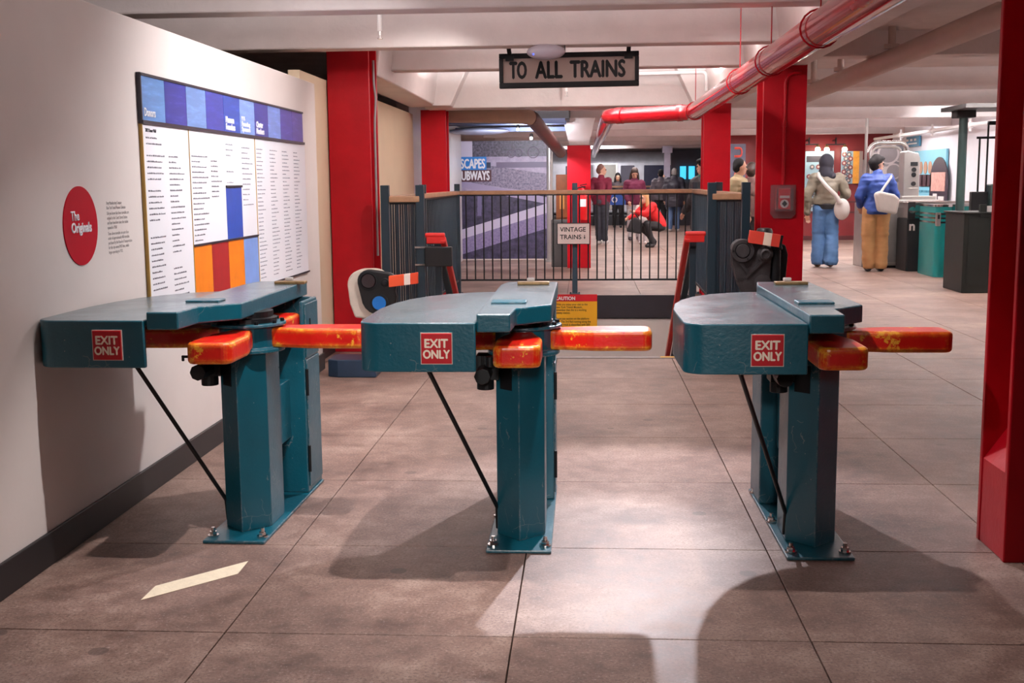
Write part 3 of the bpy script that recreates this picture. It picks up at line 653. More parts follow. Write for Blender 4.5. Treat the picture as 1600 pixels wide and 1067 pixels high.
for z in (.745, .885): MB().box(-1.36, -1.265, 9.175, 9.187, z, z + .014).build('strap', CHROME, gb, world=True)
vs = thing('vintage_trains_sign', 'white sign reading VINTAGE TRAINS with arrow on the far railing', 'sign', (-.146, 14.44, .63))
MB().box(-.345, .053, 14.43, 14.445, .633, .887).build('plate', M('sign_pinkish_white', (238, 220, 216), .35, var=.02), vs, .002, world=True)
fr = MB()
for a in ((-.353, .061, .627, .635), (-.353, .061, .885, .893), (-.353, -.343, .627, .893), (.051, .061, .627, .893)): fr.box(a[0], a[1], 14.425, 14.45, a[2], a[3])
fr.build('frame', BLACKP, vs, world=True)
for tx_, z_, w_ in (('VINTAGE', .785, .318), ('TRAINS', .692, .262)): lettering(tx_, 'letters', BLACKP, vs, (-.312, 14.43, z_), w_, .056, fat=.02, world=True)
MB().prism([(-.012, .745), (-.004, .745), (-.004, .715), (.004, .715), (-.008, .69), (-.02, .715), (-.012, .715)], 14.4285, 14.43, 'y').build('arrow', BLACKP, vs, world=True)
cs = thing('caution_sign', 'yellow caution notice with red heading on the far stairwell wall', 'sign', (-.15, 14.33, -.55))
MB().box(-.425, .148, 14.325, 14.338, -.60, -.075).build('plate', M('caution_yellow', (240, 176, 28), .4, var=.03), cs, world=True)
MB().box(-.425, .148, 14.322, 14.3255, -.075, .012).build('heading_band', MREDSIGN, cs, world=True)
lettering('CAUTION', 'letters', WHITE, cs, (-.372, 14.322, -.058), .245, .042, fat=.07, world=True)
lettering('While you enjoy your visit to the\nNew York Transit Museum,\nremember that this is a working\nsubway station.', 'notice_text', BLACKP, cs, (-.372, 14.325, -.238), .40, .138, bold=.015, world=True)
lettering('Please use caution on the platform\nlevel. The 3rd Rail running along the\nsubway track is electrified with 600\nvolts. No one is permitted to enter\nthe tracks.', 'notice_text', BLACKP, cs, (-.372, 14.325, -.455), .44, .178, bold=.015, world=True)

# ================================================================== VINTAGE TURNSTILE HEADS
BEI = M('beige_enamel', (206, 194, 180), .4, var=.08, vs=12)
lv = thing('vintage_turnstile', 'beige domed vintage turnstile head with black face and striped arm on a blue plinth', 'turnstile', (-1.66, 8.35, 0))
lv_o = (-1.66, 8.35, 0)
MB().prism([(-.22, -.10), (-.14, -.14), (.14, -.14), (.14, .16), (-.22, .16)], 0, .13).build('plinth', M('plinth_blue', (36, 56, 78), .4, var=.2, vs=9), lv, .008)
MB().lathe([(.06, .13), (.06, .15), (.032, .16), (.032, .52)], (0.0, .03, 0), n=20).tube(bend([(-.03, .0, .15), (-.03, .0, .5), (.03, .0, .56)], .05), .018).build('stand', M('stand_grey', (150, 142, 136), .4, metal=.4), lv, smooth=True)
hp = [(-.09, .46), (.10, .44), (.14, .50), (.15, .70)] + arc(.04, .70, .11, 0, 90, 6) + arc(-.03, .70, .11, 95, 180, 6) + [(-.125, .56)]
MB().prism(hp, -.06, .13, 'y').build('head', BEI, lv, .035, 4, smooth=True)
fp = arc(.10, .615, .13, 200, 380, 10) + arc(.16, .72, .075, 0, 80, 5) + arc(.03, .73, .085, 80, 190, 6)
fc = MB().prism(fp, -.115, -.055, 'y').build('face', BLACK, lv, .012, 3, smooth=True)
MB().lathe([(.055, -.114), (.068, -.114), (.072, -.13), (.056, -.132), (.05, -.118)], (.03, 0, .735), 'y').build('ring', BLACKP, fc, smooth=True)
MB().cyl((.03, -.135, .735), (.03, -.112, .735), .05).build('dial', M('lens_dark', (36, 22, 26), .1), fc)
MB().lathe([(.050, -.114), (.064, -.114), (.066, -.128), (.052, -.13)], (.105, 0, .575), 'y').build('ring', BLACKP, fc, smooth=True)
MB().cyl((.105, -.134, .575), (.105, -.112, .575), .05).build('blue_window', M('blue_lens', (30, 110, 190), .15), fc)
MB().cyl((.155, -.17, .725), (.155, -.10, .725), .03).cyl((.155, -.19, .725), (.155, -.17, .725), .018).build('hub', BLACKP, lv, .004)
stp = ((.19, .30, (226, 84, 44)), (.30, .345, (240, 226, 214)), (.345, .40, (220, 72, 38)))
for x0, x1, c_ in stp:
    k0, k1 = (x0 - .19) * .12, (x1 - .19) * .12
    MB().prism([(x0, .695 + k0), (x1, .695 + k1), (x1, .775 + k1), (x0, .775 + k0)], -.20, -.165, 'y').build('arm_stripe', M('arm_%d' % c_[1], c_, .35), lv, .004)
for ch in lv.children:
    if ch.name.split('.')[0] in ('head', 'face', 'hub', 'arm_stripe'): ch.location = (.07, 0, -.03)
    elif ch.name.startswith('stand'): ch.location = (.07, 0, 0)
rv = thing('iron_turnstile', 'black cast iron turnstile mechanism with red and white arm behind the right turnstile', 'turnstile', (1.24, 8.5, 0))
IR = M('cast_iron', (62, 58, 60), .5, metal=.35, var=.25, vs=20, bump=.2, bs=90)
CX, CZ = -.005, .855
MB().box(-.20, .24, -.06, .45, 0, .08).box(-.06, .16, .0, .3, .08, .55).build('pedestal', BLACKP, rv, .006)
dsk = [(-.185, .90)] + arc(-.115, .905, .075, 170, 60, 8) + [(.0, .95), (.07, .94), (.11, .86), (.10, .70), (.04, .56), (-.04, .53)] + [(-.10, .58), (-.15, .68), (-.18, .80)]
pt = MB().prism(dsk, -.05, .0, 'y').build('plate', IR, rv, .01, 3, smooth=True)
MB().lathe([(.086, -.05), (.086, -.075), (.08, -.08), (.055, -.08), (.052, -.072), (.048, -.086)], (-.105, 0, .895), 'y', 32).build('round_cover', IR, pt, .002, smooth=True)
for a in (60, 180, 300): MB().cyl((-.105 + .068 * math.cos(R(a)), -.088, .895 + .068 * math.sin(R(a))), (-.105 + .068 * math.cos(R(a)), -.078, .895 + .068 * math.sin(R(a))), .008, n=6).build('bolt', BLACKP, pt)
MB().lathe([(.058, -.05), (.058, -.07), (.042, -.074), (.04, -.10), (.028, -.105), (.026, -.095)], (.055, 0, .87), 'y', 28).build('pivot', IR, pt, smooth=True)
MB().bar((-.08, -.055, .70), (.05, -.055, .83), .02, .02).bar((-.06, -.055, .73), (-.12, -.055, .81), .02, .02).bar((0, -.055, .97), (-.06, -.055, .90), .03, .02).bar((.06, -.056, .90), (.055, -.056, .995), .05, .02, up=(1, 0, 0)).build('rib', IR, pt)
MB().lathe([(.06, -.05), (.06, -.072), (.045, -.076)], (.045, 0, .66), 'y', 28).build('lower_boss', IR, pt, smooth=True)
lettering('3232', 'cast_numbers', IR, pt, (-.155, -.052, .68), .06, .02, depth=.004)
MB().prism([(.10, .50), (.21, .50), (.235, .86), (.215, .93), (.17, .945), (.13, .92), (.10, .92)], .02, .2, 'y').cyl((.14, -.02, .55), (.14, -.02, .90), .035).lathe([(.05, .90), (.04, .93), (.03, .97)], (.14, -.02, 0)).build('counter_housing', BLACKP, rv, .012, 3, smooth=True)
MB().lathe([(.06, .99), (.06, 1.03), (.05, 1.05), (.03, 1.055)], (.065, .05, 0)).build('cap', BLACK, rv, smooth=True)
def ap_(x0, x1, c_, n_):
    k0, k1 = -(x0 + .075) * .16, -(x1 + .075) * .16
    MB().prism([(x0, .955 + k0), (x1, .955 + k1), (x1 + .012, 1.045 + k1), (x0 + .012, 1.045 + k0)], -.10, -.06, 'y').build(n_, M('arm_r%d' % c_[2], c_, .4), rv, .003)
ap_(-.072, .032, (206, 66, 52), 'arm_stripe'); ap_(.032, .088, (226, 206, 188), 'arm_stripe'); ap_(.088, .148, (196, 62, 50), 'arm_stripe')
MB().prism([(.148, .918), (.163, .916), (.178, 1.004), (.160, 1.007)], -.10, -.03, 'y').build('arm_end', BLACKP, rv)

# ================================================================== MURAL AND THINGS BEYOND THE STAIRWELL
mu = thing('photo_mural', 'large purple grey photograph mural of a street cutting behind the left of the far railing', 'mural', (-1.45, 21, 0))
def mural_mat():
    t = NT('mural_print'); tc = t.n('ShaderNodeTexCoord'); sp = t.n('ShaderNodeSeparateXYZ'); t.l(tc.outputs['Object'], sp.inputs[0]); x, z = sp.outputs[0], sp.outputs[2]
    n = t.noise(9, 8, .7); n2 = t.noise(26, 6, .7); n0 = t.noise(2.5, 4, .6)
    def band(v, lo, hi): return t.math('MULTIPLY', t.math('GREATER_THAN', v, lo), t.math('LESS_THAN', v, hi))
    L = lambda a, b, c_: (lin(a), lin(b), c_)
    c = t.ramp(n, [(.3, lin((150, 136, 170))), (.7, lin((206, 194, 214)))])              # dirt road
    gr = t.ramp(n2, [(.35, lin((84, 76, 104))), (.65, lin((176, 164, 186)))])
    c = t.mix(band(t.math('ADD', z, t.math('MULTIPLY', x, .15)), 1.30, 1.66), c, gr)     # rubble bank
    c = t.mix(t.math('MULTIPLY', band(z, 1.66, 1.76), band(x, -.15, .8)), c, lin((112, 100, 128)))
    bg = t.ramp(n2, [(.4, lin((40, 34, 48))), (.62, lin((120, 110, 132)))])
    c = t.mix(band(z, 1.86, 2.2), c, bg)                                                   # carts at the back
    c = t.mix(t.math('MULTIPLY', band(z, 1.84, 2.2), band(x, -.8, -.58)), c, lin((214, 206, 226)))
    dk = t.ramp(n, [(.35, lin((32, 28, 48))), (.7, lin((84, 76, 110)))])
    c = t.mix(t.math('LESS_THAN', z, 1.24), c, dk)                                         # dark trench
    s = t.math('SUBTRACT', z, t.math('MULTIPLY', x, .30))
    c = t.mix(band(s, .62, .79), c, lin((206, 196, 218)))                                  # plank
    pk = t.ramp(n2, [(.3, lin((110, 98, 140))), (.7, lin((160, 146, 184)))])
    c = t.mix(band(s, .34, .62), c, pk)
    c = t.mix(band(t.math('ADD', z, t.math('MULTIPLY', x, .2)), 1.16, 1.28), c, lin((170, 158, 190)))
    c = t.mix(t.math('MULTIPLY', band(z, .8, 1.2), band(t.math('ADD', x, t.math('MULTIPLY', n0, .1)), -.46, -.38)), c, lin((110, 102, 140)))
    t.l(c, t.b.inputs['Base Color']); t.b.inputs['Roughness'].default_value = .4
    return t.m
MB().box(-.79, .775, 0, .08, .02, 2.14).build('print', mural_mat(), mu)
MW = M('mural_white', (244, 242, 246), .4, var=0)
b1_ = MB().box(-.79, -.325, -.02, 0, 1.62, 1.86).build('title_band', M('title_blue', (30, 130, 214), .4, var=.02), mu)
b2_ = MB().box(-.79, -.24, -.025, 0, 1.42, 1.625).build('title_band', M('title_brown', (88, 44, 52), .4, var=.02), mu)
MB().box(-.325, -.25, -.015, 0, 1.66, 1.76).build('title_shadow', M('title_navy', (24, 40, 74), .4), mu)
lettering('SCAPES', 'title_letters', MW, b1_, (-.79, -.02, 1.655), .435, .165, fat=.04)
lettering('UBWAYS', 'title_letters', MW, b2_, (-.775, -.025, 1.445), .50, .160, fat=.04)
wc = MB()
for cx, cz, r in ((.52, 1.93, .10), (.12, 1.91, .07), (.25, 1.92, .07)):
    wc.tube([(cx + r * math.cos(R(a)), -.004, cz + r * math.sin(R(a))) for a in range(0, 361, 24)], .008, n=6, caps=False)
    for a in range(0, 180, 45): wc.bar((cx - r * math.cos(R(a)), -.004, cz - r * math.sin(R(a))), (cx + r * math.cos(R(a)), -.004, cz + r * math.sin(R(a))), .008, .006)
wc.build('pictured_wheels', M('wheel_grey', (132, 122, 142), .5), mu)
mp = MB().ball((-.05, .0, 1.20), .05, 1, .12, 1).prism([(-.13, .84), (.08, .84), (.06, 1.10), (.0, 1.16), (-.1, 1.16), (-.16, 1.05)], -.006, 0, 'y').bar((-.2, -.005, .93), (.14, -.005, .84), .02, .02)
mp.build('pictured_worker', M('worker_grey', (58, 52, 74), .5, var=.4, vs=20), mu)
mu.location = (-1.45, 21, 0)
struct('trim_5', MB().box(-2.3, -.6, 20.96, 21.0, 0, .02), M('mural_base', (214, 202, 190), .5), 'pale strip along the foot of the photo mural', 'trim')
single('silver_pole', MB().cyl((-.62, 20.4, 0), (-.62, 20.4, 2.42), .055).cyl((-.62, 20.4, 0), (-.62, 20.4, .03), .09), STEEL, 'shiny silver floor to ceiling pole at the right edge of the mural', 'pole', smooth=True)
sf = MB().box(-2.3, -.25, 18.0, 22.2, 2.36, 2.59)
struct('wall_dark_soffit', sf, M('soffit_black', (22, 22, 30), .6), 'dark dropped ceiling in front of the photo mural', 'ceiling')
for k, (y, z) in enumerate(((17.5, 2.30), (18.6, 2.33), (19.8, 2.28))):
    single('track_rail', MB().box(-2.2, -.3, y, y + .12, z - .03, z + .04), M('rail_blue_grey', (92, 104, 136), .35, metal=.5), ('first', 'second', 'third')[k] + ' blue grey metal rail hung before the photo mural', 'rail')
for px, py in ((809, 202), (830, 216)):
    p = at(px, py, 17.45); l = thing('mural_spotlight', 'small glowing spotlight on the rails, ' + {809: 'upper left one', 830: 'lower right one'}[px], 'spotlight', p)
    MB().cyl((p.x, p.y, p.z), (p.x, p.y + .1, p.z + .05), .028).build('can', BLACKP, l, world=True)
    MB().ball((p.x, p.y - .005, p.z), .024).build('bulb', emit('spot_glow', (225, 232, 255), 9), l, world=True)
    spot('mural_beam', (p.x, p.y + .12, p.z + .02), (p.x - .15, 21, 1.0), 130, 95, .6, .04, (.9, .9, 1))
p = at(760, 205, 19.0)
single('oval_light', MB().ball((p.x - .12, p.y, p.z), 1, .5, .25, .06, n=4), M('oval_grey', (150, 156, 178), .3), 'pale grey oval lamp housing under the dark soffit', 'lamp', smooth=True)
w = at(880, 300, 19.4)
bx = thing('wooden_board', 'brown varnished wooden board standing left of the red centre column', 'board', (w.x, 19.4, 0))
MB().box(-.12, .10, 0, .10, .80, 1.52).build('panel', M('varnish', (120, 66, 34), .3, var=.2, vs=10), bx, .01)
MB().box(-.06, .02, -.01, 0, .95, 1.25).build('light_panel', M('varnish_light', (178, 120, 60), .35), bx)
MB().box(-.12, .10, .02, .08, 0, .80).build('leg_board', M('varnish', (120, 66, 34)), bx)
w = at(862, 404, 19.3); w2 = at(886, 404, 19.3)
single('grey_cabinet', MB().box(w.x, w2.x + .02, 19.15, 19.4, 0, .78), M('cabinet_grey', (64, 60, 58), .5), 'dark grey low cabinet left of the red centre column', 'cabinet', .01)
e = thing('fire_extinguisher', 'red fire extinguisher hanging on the red centre column', 'extinguisher', (-.035, 18.82, .75))
ex, ey = -.035, 18.82
MB().lathe([(.055, .78), (.068, .80), (.068, 1.20), (.05, 1.25), (.025, 1.27), (.02, 1.30)], (ex, ey, 0)).build('cylinder', M('extinguisher_red', (218, 28, 34), .25), e, smooth=True, world=True)
MB().box(ex - .03, ex + .04, ey - .02, ey + .02, 1.30, 1.33).bar((ex - .05, ey, 1.34), (ex + .06, ey, 1.36), .02, .015).build('valve', BLACKP, e, world=True)
MB().tube(bend([(ex - .03, ey, 1.31), (ex - .1, ey, 1.3), (ex - .1, ey, 1.0)], .04), .012).build('hose', BLACKP, e, world=True)
MB().box(ex - .05, ex + .05, ey - .0725, ey - .066, 1.0, 1.12).build('label', WHITE, e, world=True)
MB().box(ex - .02, ex + .02, ey + .06, 18.9, .9, 1.1).build('bracket', BLACKP, e, world=True)
# train and far platform
tr = thing('subway_train', 'silver subway car with dark windows standing at the far end of the hall', 'train', (.9, 39, 0))
MB().prism([(0, .35), (2.6, .35), (2.6, 2.05), (2.3, 2.36), (1.3, 2.5), (.3, 2.36), (0, 2.05)], -2.6, 2.1, 'x').build('body', M('train_silver', (206, 204, 212), .35, metal=.35), tr, .05)
MB().box(-2.5, 2.0, .1, 2.5, 0, .36).build('underframe', BLACKP, tr)
for x0, x1 in ((-1.55, -1.05), (.28, .74)): MB().box(x0, x1, -.03, .02, 1.0, 1.92).build('window', M('train_glass', (104, 100, 112), .12), tr, .02)
MB().box(-.40, .15, -.03, .02, .45, 1.95).build('door_opening', M('train_inside', (176, 168, 158), .4), tr, .02)
MB().box(1.05, 2.0, -.03, .02, .45, 1.92).build('door', M('train_door_navy', (28, 32, 58), .3), tr, .02)
for k, (x, xx) in enumerate(((-.44, -.38), (.12, .18))): MB().box(x, xx, -.06, 0, .4, 2.0).build('door_pillar', STEEL, tr)
single('platform_edge', MB().box(-3.4, 3.6, 37.4, 38.6, 0, .30), M('platform_black', (36, 34, 38), .5), 'dark raised platform edge in front of the silver train', 'platform')
single('far_column', MB().box(2.42, 2.60, 36.0, 36.2, 0, 2.4).box(2.36, 2.66, 35.95, 36.25, 2.25, 2.45), M('far_column_silver', (196, 192, 214), .35, metal=.4), 'silvery column right of the train at the far end', 'column')
single('dark_panel', MB().box(2.7, 5.5, 37.0, 37.15, 0, 2.38), M('far_panel', (62, 58, 66), .5), 'dark grey panel with cyan screens right of the silver far column', 'panel')
fpanel = [o for o in COL.objects if o.name.startswith('dark_panel')][-1]
for k, x in enumerate((4.35, 4.7, 5.2)):
    single('bright_pillar', MB().box(x, x + .16, 35.6, 35.8, 0, 2.42), M('pillar_lilac', (206, 204, 228), .35), ('pale lilac pillar left of the group of three', 'pale lilac pillar in the middle of the group of three', 'pale lilac pillar right of the group of three')[k], 'pillar')
for x in (2.98, 3.25, 4.95): MB().box(x, x + .18, 36.9, 37.0, 1.45, 1.85).build('screen', emit('screen_cyan', (70, 200, 240), 1.2), fpanel, world=True)
fr_ = thing('far_railing', 'far railing with blue banners in front of the silver train', 'railing', (.3, 34, 0))
MB().box(-.25, 2.4, -.03, .03, 1.22, 1.27).build('handrail', WOOD, fr_)
for k in range(19): MB().cyl((-.2 + .14 * k, 0, .12), (-.2 + .14 * k, 0, 1.22), .01, n=6).build('baluster', BLACKP, fr_)
for x in (-.2, .95, 2.35): MB().box(x - .04, x + .04, -.04, .04, 0, 1.34).build('post', NAVY, fr_)
for x0, x1 in ((.0, .92), (2.0, 2.34)):
    b_ = MB().box(x0, x1, -.06, -.045, .72, 1.06).build('banner', M('banner_blue', (36, 84, 178), .5, var=.05), fr_)
    MB().box(x0, x1, -.055, -.04, 1.06, 1.12).build('banner_edge', WHITE, b_)
    if x0 < 1:
        MB().cyl((.15, -.064, .87), (.15, -.06, .87), .085).build('logo_disc', M('logo_red', (214, 30, 56), .4), b_)
        MB().cyl((.55, -.064, .87), (.55, -.06, .87), .085).build('logo_ring', WHITE, b_); MB().cyl((.55, -.067, .87), (.55, -.064, .87), .05).build('logo_ring', M('banner_blue', (36, 84, 178)), b_)
    else: MB().box(x0 + .1, x1, -.064, -.06, .8, .9).build('logo_bar', WHITE, b_)
w0, w1 = at(1143, 300, 23).x - .1, at(1164, 300, 23).x
pp = thing('poster_panel', 'grey poster panel with red sideways letters seen between the right red columns', 'panel', ((w0 + w1) / 2, 23.0, 0))
MB().box(w0, w1, 23.0, 23.06, 0, 2.1).build('panel', M('poster_grey', (84, 84, 104), .5), pp, world=True)
lt = lettering('SOU', 'letters', M('poster_red', (226, 84, 70), .5), pp, (0, 0, 0), .62, .16, bold=.02)
lt.rotation_euler = (0, R(-90), 0); lt.location = ((w1 - w0) / 2 - .06, -.003, 1.42)
# ================================================================== RIGHT BAY EXHIBITS
def pw(px, py, y): return at(px, py, y)
YR = 27.36
def poster(px0, px1, py0, py1, kind, label):
    a, b = at(px0, py1, YR), at(px1, py0, YR)
    t = thing('badge_poster', label, 'poster', ((a.x + b.x) / 2, YR, a.z))
    n = MB().box(a.x, b.x, YR - .03, YR, a.z, b.z).build('board', M('poster_blue', (150, 182, 196), .45, var=.05), t, world=True)
    W_, H_ = b.x - a.x, b.z - a.z
    if kind:
        st = MB()
        for k in range(6): st.box(a.x + W_ * (.06 + .075 * k), a.x + W_ * (.075 + .075 * k), YR - .033, YR - .03, a.z, b.z)
        st.build('stripes', M('poster_stripe_dark', (96, 118, 140), .5), t, world=True)
        MB().box(a.x + W_ * .55, a.x + W_ * .84, YR - .034, YR - .03, a.z, b.z).build('orange_band', M('poster_orange', (238, 166, 62), .45, var=.15, vs=12), t, world=True)
        MB().box(a.x + W_ * .84, b.x, YR - .034, YR - .03, a.z, b.z).build('grey_band', M('poster_grey_band', (150, 132, 128), .45), t, world=True)
    cols, rows = (2, 7) if kind else (4, 6)
    for r in range(rows):
        for c in range(cols):
            x = a.x + W_ * ((.13 + .22 * c + .08 * (r % 2)) if kind else (.14 + .22 * c + .1 * (r % 2))); z = b.z - H_ * (.1 + .8 / max(rows - 1, 1) * r)
            if not kind and r == 0: continue
            q = MB().cyl((x, YR - .045, z), (x, YR - .03, z), .055, n=16).build('badge', M(('badge_maroon', 'badge_grey')[(r + c) % 2], ((120, 62, 66), (92, 96, 104))[(r + c) % 2], .4), t, world=True)
            MB().cyl((x, YR - .05, z), (x, YR - .045, z), .025, n=12).build('badge_centre', M('badge_pale', (204, 186, 176), .4), q, world=False).location = -world_loc(q)
    if not kind: MB().box(a.x + W_ * .04, b.x - W_ * .1, YR - .034, YR - .03, b.z - H_ * .18, b.z - H_ * .08).build('heading', M('print_dark', (52, 50, 60)), t, world=True)
poster(1256, 1303, 236, 330, 0, 'pale blue poster of round badges behind the hooded person')
poster(1313, 1348, 236, 287, 1, 'striped blue and orange poster of round badges on the red wall')
for k, (px, lb) in enumerate(((1264, 'two bulb lamp bar above the badge poster on the left of the red wall'), (1306, 'two bulb lamp bar above the striped poster'))):
    p = at(px, 226, 27.1); t = thing('lamp_bar', lb, 'lamp', p)
    MB().box(p.x - .22, p.x + .22, p.y - .02, p.y + .02, p.z - .01, p.z + .02).cyl((p.x, p.y, p.z), (p.x, p.y, p.z + .16), .02).cyl((p.x, p.y, p.z + .1), (p.x, 27.4, p.z + .1), .02).build('bar', BLACK, t, world=True)
    for s in (-1, 1):
        sh = MB().cyl((p.x + .2 * s, p.y, p.z), (p.x + .2 * s, p.y, p.z - .06), .03, .05).build('socket', BRASS, t, world=True)
        MB().ball((p.x + .2 * s, p.y, p.z - .11), .06).build('bulb', emit('warm_bulb', (255, 236, 210), 14), t, smooth=True, world=True)
        lamp('bar_bulb_light', (p.x + .2 * s, p.y - .02, p.z - .2), 3.5, .05, (1, .86, .72))
p = at(1354, 205, 19.85)
single('silver_mast', MB().cyl((p.x, 19.85, 0), (p.x, 19.85, 2.58), .025).cyl((p.x, 19.85, 0), (p.x, 19.85, 1.72), .045), STEEL, 'thin silver mast standing behind the person in the blue jacket', 'pole', smooth=True)
# steel fare gates
sc_ = thing('fare_console', 'steel fare gate console with slanted top left of the person in blue', 'fare gate', (at(1345, 400, 18.9).x, 18.9, 0))
MB().prism([(-.05, 0), (.55, 0), (.55, 1.02), (.25, 1.02), (-.02, .84)], 0, .22, 'x').build('body', STEEL, sc_, .012)
MB().box(.07, .15, -.056, -.045, .68, .82).build('sign_plate', WHITE, sc_)
MB().prism([(.085, .75), (.11, .79), (.135, .75), (.115, .75), (.115, .71), (.105, .71), (.105, .75)], -.059, -.056, 'y').build('arrow', BLACKP, sc_)
MB().bar((.13, .05, 1.03), (.02, .05, 1.36), .07, .03).build('wing', WHITE, sc_)
hf = thing('gate_hoop', 'tall steel hoop frame arching behind the person in the blue jacket', 'gate', (at(1388, 300, 19.5).x, 19.5, 0))
a, b = at(1358, 240, 19.5).x, at(1418, 240, 19.5).x
MB().tube(bend([(a, 19.5, 0), (a, 19.5, 1.985), (b, 19.5, 1.985), (b, 19.5, .9)], .17, 8), .034).build('hoop', CHROME, hf, smooth=True, world=True)
MB().tube(bend([(a + .07, 19.6, 0), (a + .07, 19.6, 1.92), (b - .07, 19.6, 1.92), (b - .07, 19.6, .9)], .14, 8), .02).build('inner_hoop', STEEL, hf, smooth=True, world=True)
ct = thing('fare_counter', 'long steel fare control counter behind the person in blue', 'counter', (at(1430, 412, 18.6).x, 18.6, 0))
x0, x1 = at(1376, 400, 18.6).x, at(1462, 400, 18.6).x
MB().box(x0, x1, 18.6, 19.4, .04, 1.03).build('body', STEEL, ct, .01, world=True)
MB().box(x0 - .03, x1 + .03, 18.57, 19.43, 1.03, 1.07).build('top', STEEL, ct, .008, world=True)
MB().box(x0 + .08, x0 + .26, 18.585, 18.6, .1, .95).build('front_panel', M('steel_shade', (150, 148, 146), .4, metal=.6), ct, world=True)
MB().box(x0, x1, 18.62, 19.38, .0, .05).build('kick_base', BLACKP, ct, world=True)
hd = thing('ticket_head', 'steel ticket machine head with three black buttons on the counter', 'machine', (at(1424, 300, 18.9).x, 18.9, 1.07))
x0, x1 = at(1411, 300, 18.8).x, at(1436, 300, 18.8).x
MB().prism([(x0, 1.12), (x1, 1.12), (x1, 1.72), (x1 - .03, 1.80), (x0 + .05, 1.84), (x0, 1.82)], 18.8, 19.1, 'y').build('body', STEEL, hd, .012, world=True)
xm = (x0 + x1) / 2 + .03
MB().box(xm - .055, xm + .055, 18.79, 18.80, 1.60, 1.66).build('slot', BLACKP, hd, world=True)
for z in (1.54, 1.46, 1.32): MB().cyl((xm, 18.785, z), (xm, 18.80, z), .036).build('button', BLACKP, hd, world=True)
MB().box(x0 - .03, x1 + .25, 18.75, 19.15, 1.07, 1.125).box(xm - .07, xm + .07, 18.79, 18.8, 1.24, 1.255).build('base', STEEL, hd, .008, world=True)
bk = thing('fare_gate', 'black fare gate pedestal with steel top and white letter beside the counter', 'fare gate', (at(1435, 420, 18.4).x, 18.4, 0))
x0, x1 = at(1415, 420, 17.9).x, at(1450, 420, 17.9).x
MB().box(x0, x1, 17.9, 18.5, 0, .80).build('pedestal', BLACKP, bk, .02, world=True)
MB().box(x0, x1 + .62, 17.88, 18.5, .80, 1.06).build('steel_top', CHROME, bk, .02, world=True)
MB().box(x0 - .005, x0 + .1, 17.86, 17.88, .80, 1.05).build('reader', BLACKP, bk, world=True)
MB().cyl((x0 + .05, 17.84, .93), (x0 + .05, 17.86, .93), .05).build('lens', CHROME, bk, world=True)
lettering('n', 'letter', WHITE, bk, (x0 + .03, 17.898, .62), .085, .10, bold=.03, world=True)
MB().box(x0 + .36, x0 + .98, 18.1, 18.5, .25, .80).build('side_panel', BLACKP, bk, world=True)
TG = M('teal_gate', (24, 128, 128), .25, var=.06)
tg = thing('turnstile', 'bright teal modern turnstile with three chrome stripes', 'turnstile', (at(1490, 433, 16.9).x, 16.9, 0))
x0, x1 = at(1459, 433, 16.8).x, at(1482, 433, 16.8).x
def roundrect(x0, x1, y0, y1, r): return [(x1 - r + r * math.cos(R(a)), y1 - r + r * math.sin(R(a))) for a in range(0, 91, 15)] + [(x0 + r + r * math.cos(R(a)), y1 - r + r * math.sin(R(a))) for a in range(90, 181, 15)] + [(x0 + r + r * math.cos(R(a)), y0 + r + r * math.sin(R(a))) for a in range(180, 271, 15)] + [(x1 - r + r * math.cos(R(a)), y0 + r + r * math.sin(R(a))) for a in range(270, 361, 15)]
MB().prism(roundrect(x0, x0 + .24, 16.8, 17.7, .09), 0, 1.0).box(x0 + .22, x0 + .75, 17.1, 17.4, .02, 1.0).build('body', TG, tg, smooth=True, world=True)
MB().prism(roundrect(x0 - .005, x0 + .245, 16.795, 17.705, .092), 1.0, 1.03).box(x0 + .22, x0 + .75, 17.08, 17.42, 1.0, 1.03).build('top_plate', CHROME, tg, smooth=True, world=True)
for z in (.90, .84, .78): MB().prism(roundrect(x0 - .004, x0 + .244, 16.796, 17.704, .092), z - .012, z + .012).box(x0 + .22, x0 + .75, 17.09, 17.11, z - .012, z + .012).build('stripe', CHROME, tg, smooth=True, world=True)
MB().box(x0 + .0, x0 + .06, 16.78, 16.85, .73, .92).build('lock_plate', STEEL, tg, .01, world=True); MB().box(x0 + .015, x0 + .045, 16.775, 16.782, .83, .89).build('lock_slot', BLACKP, tg, world=True)
BG = M('black_green_iron', (14, 20, 17), .5, var=.2, spec=.3)
dk = thing('turnstile', 'low black green iron turnstile box beside the big red column', 'turnstile', (4.8, 14.55, 0))
x0, x1 = at(1502, 455, 14.45).x, at(1548, 455, 14.45).x
MB().box(x0, x1 + .25, 14.45, 15.2, 0, .97).build('body', BG, dk, .01, world=True)
MB().box(x0 - .02, x1 + .27, 14.43, 15.22, .97, .99).box(x0 + .18, x0 + .26, 14.44, 14.5, .93, 1.08).build('top_plate', BG, dk, .004, world=True)
MB().box(x0 + .27, x0 + .40, 14.5, 14.6, .99, 1.06).build('counter', WHITE, dk, world=True)
MB().box(x0 + .05, x1 - .06, 14.444, 14.452, .10, .93).build('front_plate', BG, dk, .003, world=True)
GP = M('grey_green_post', (44, 64, 62), .35, metal=.2)
p = at(1519, 250, 14.9)
cl_ = thing('canopy_post', 'grey green round post carrying a dark flat canopy', 'post', (p.x, 15.3, 0))
MB().cyl((p.x, 15.3, 0), (p.x, 15.3, 2.22), .055).build('post', GP, cl_, smooth=True, world=True)
MB().box(p.x - .12, p.x + .12, 15.18, 15.42, 2.16, 2.25).build('bracket', BLACKP, cl_, .01, world=True)
MB().box(p.x - .2, p.x + 1.6, 14.6, 15.6, 2.25, 2.30).build('canopy', M('canopy_grey', (66, 66, 66), .5), cl_, world=True)
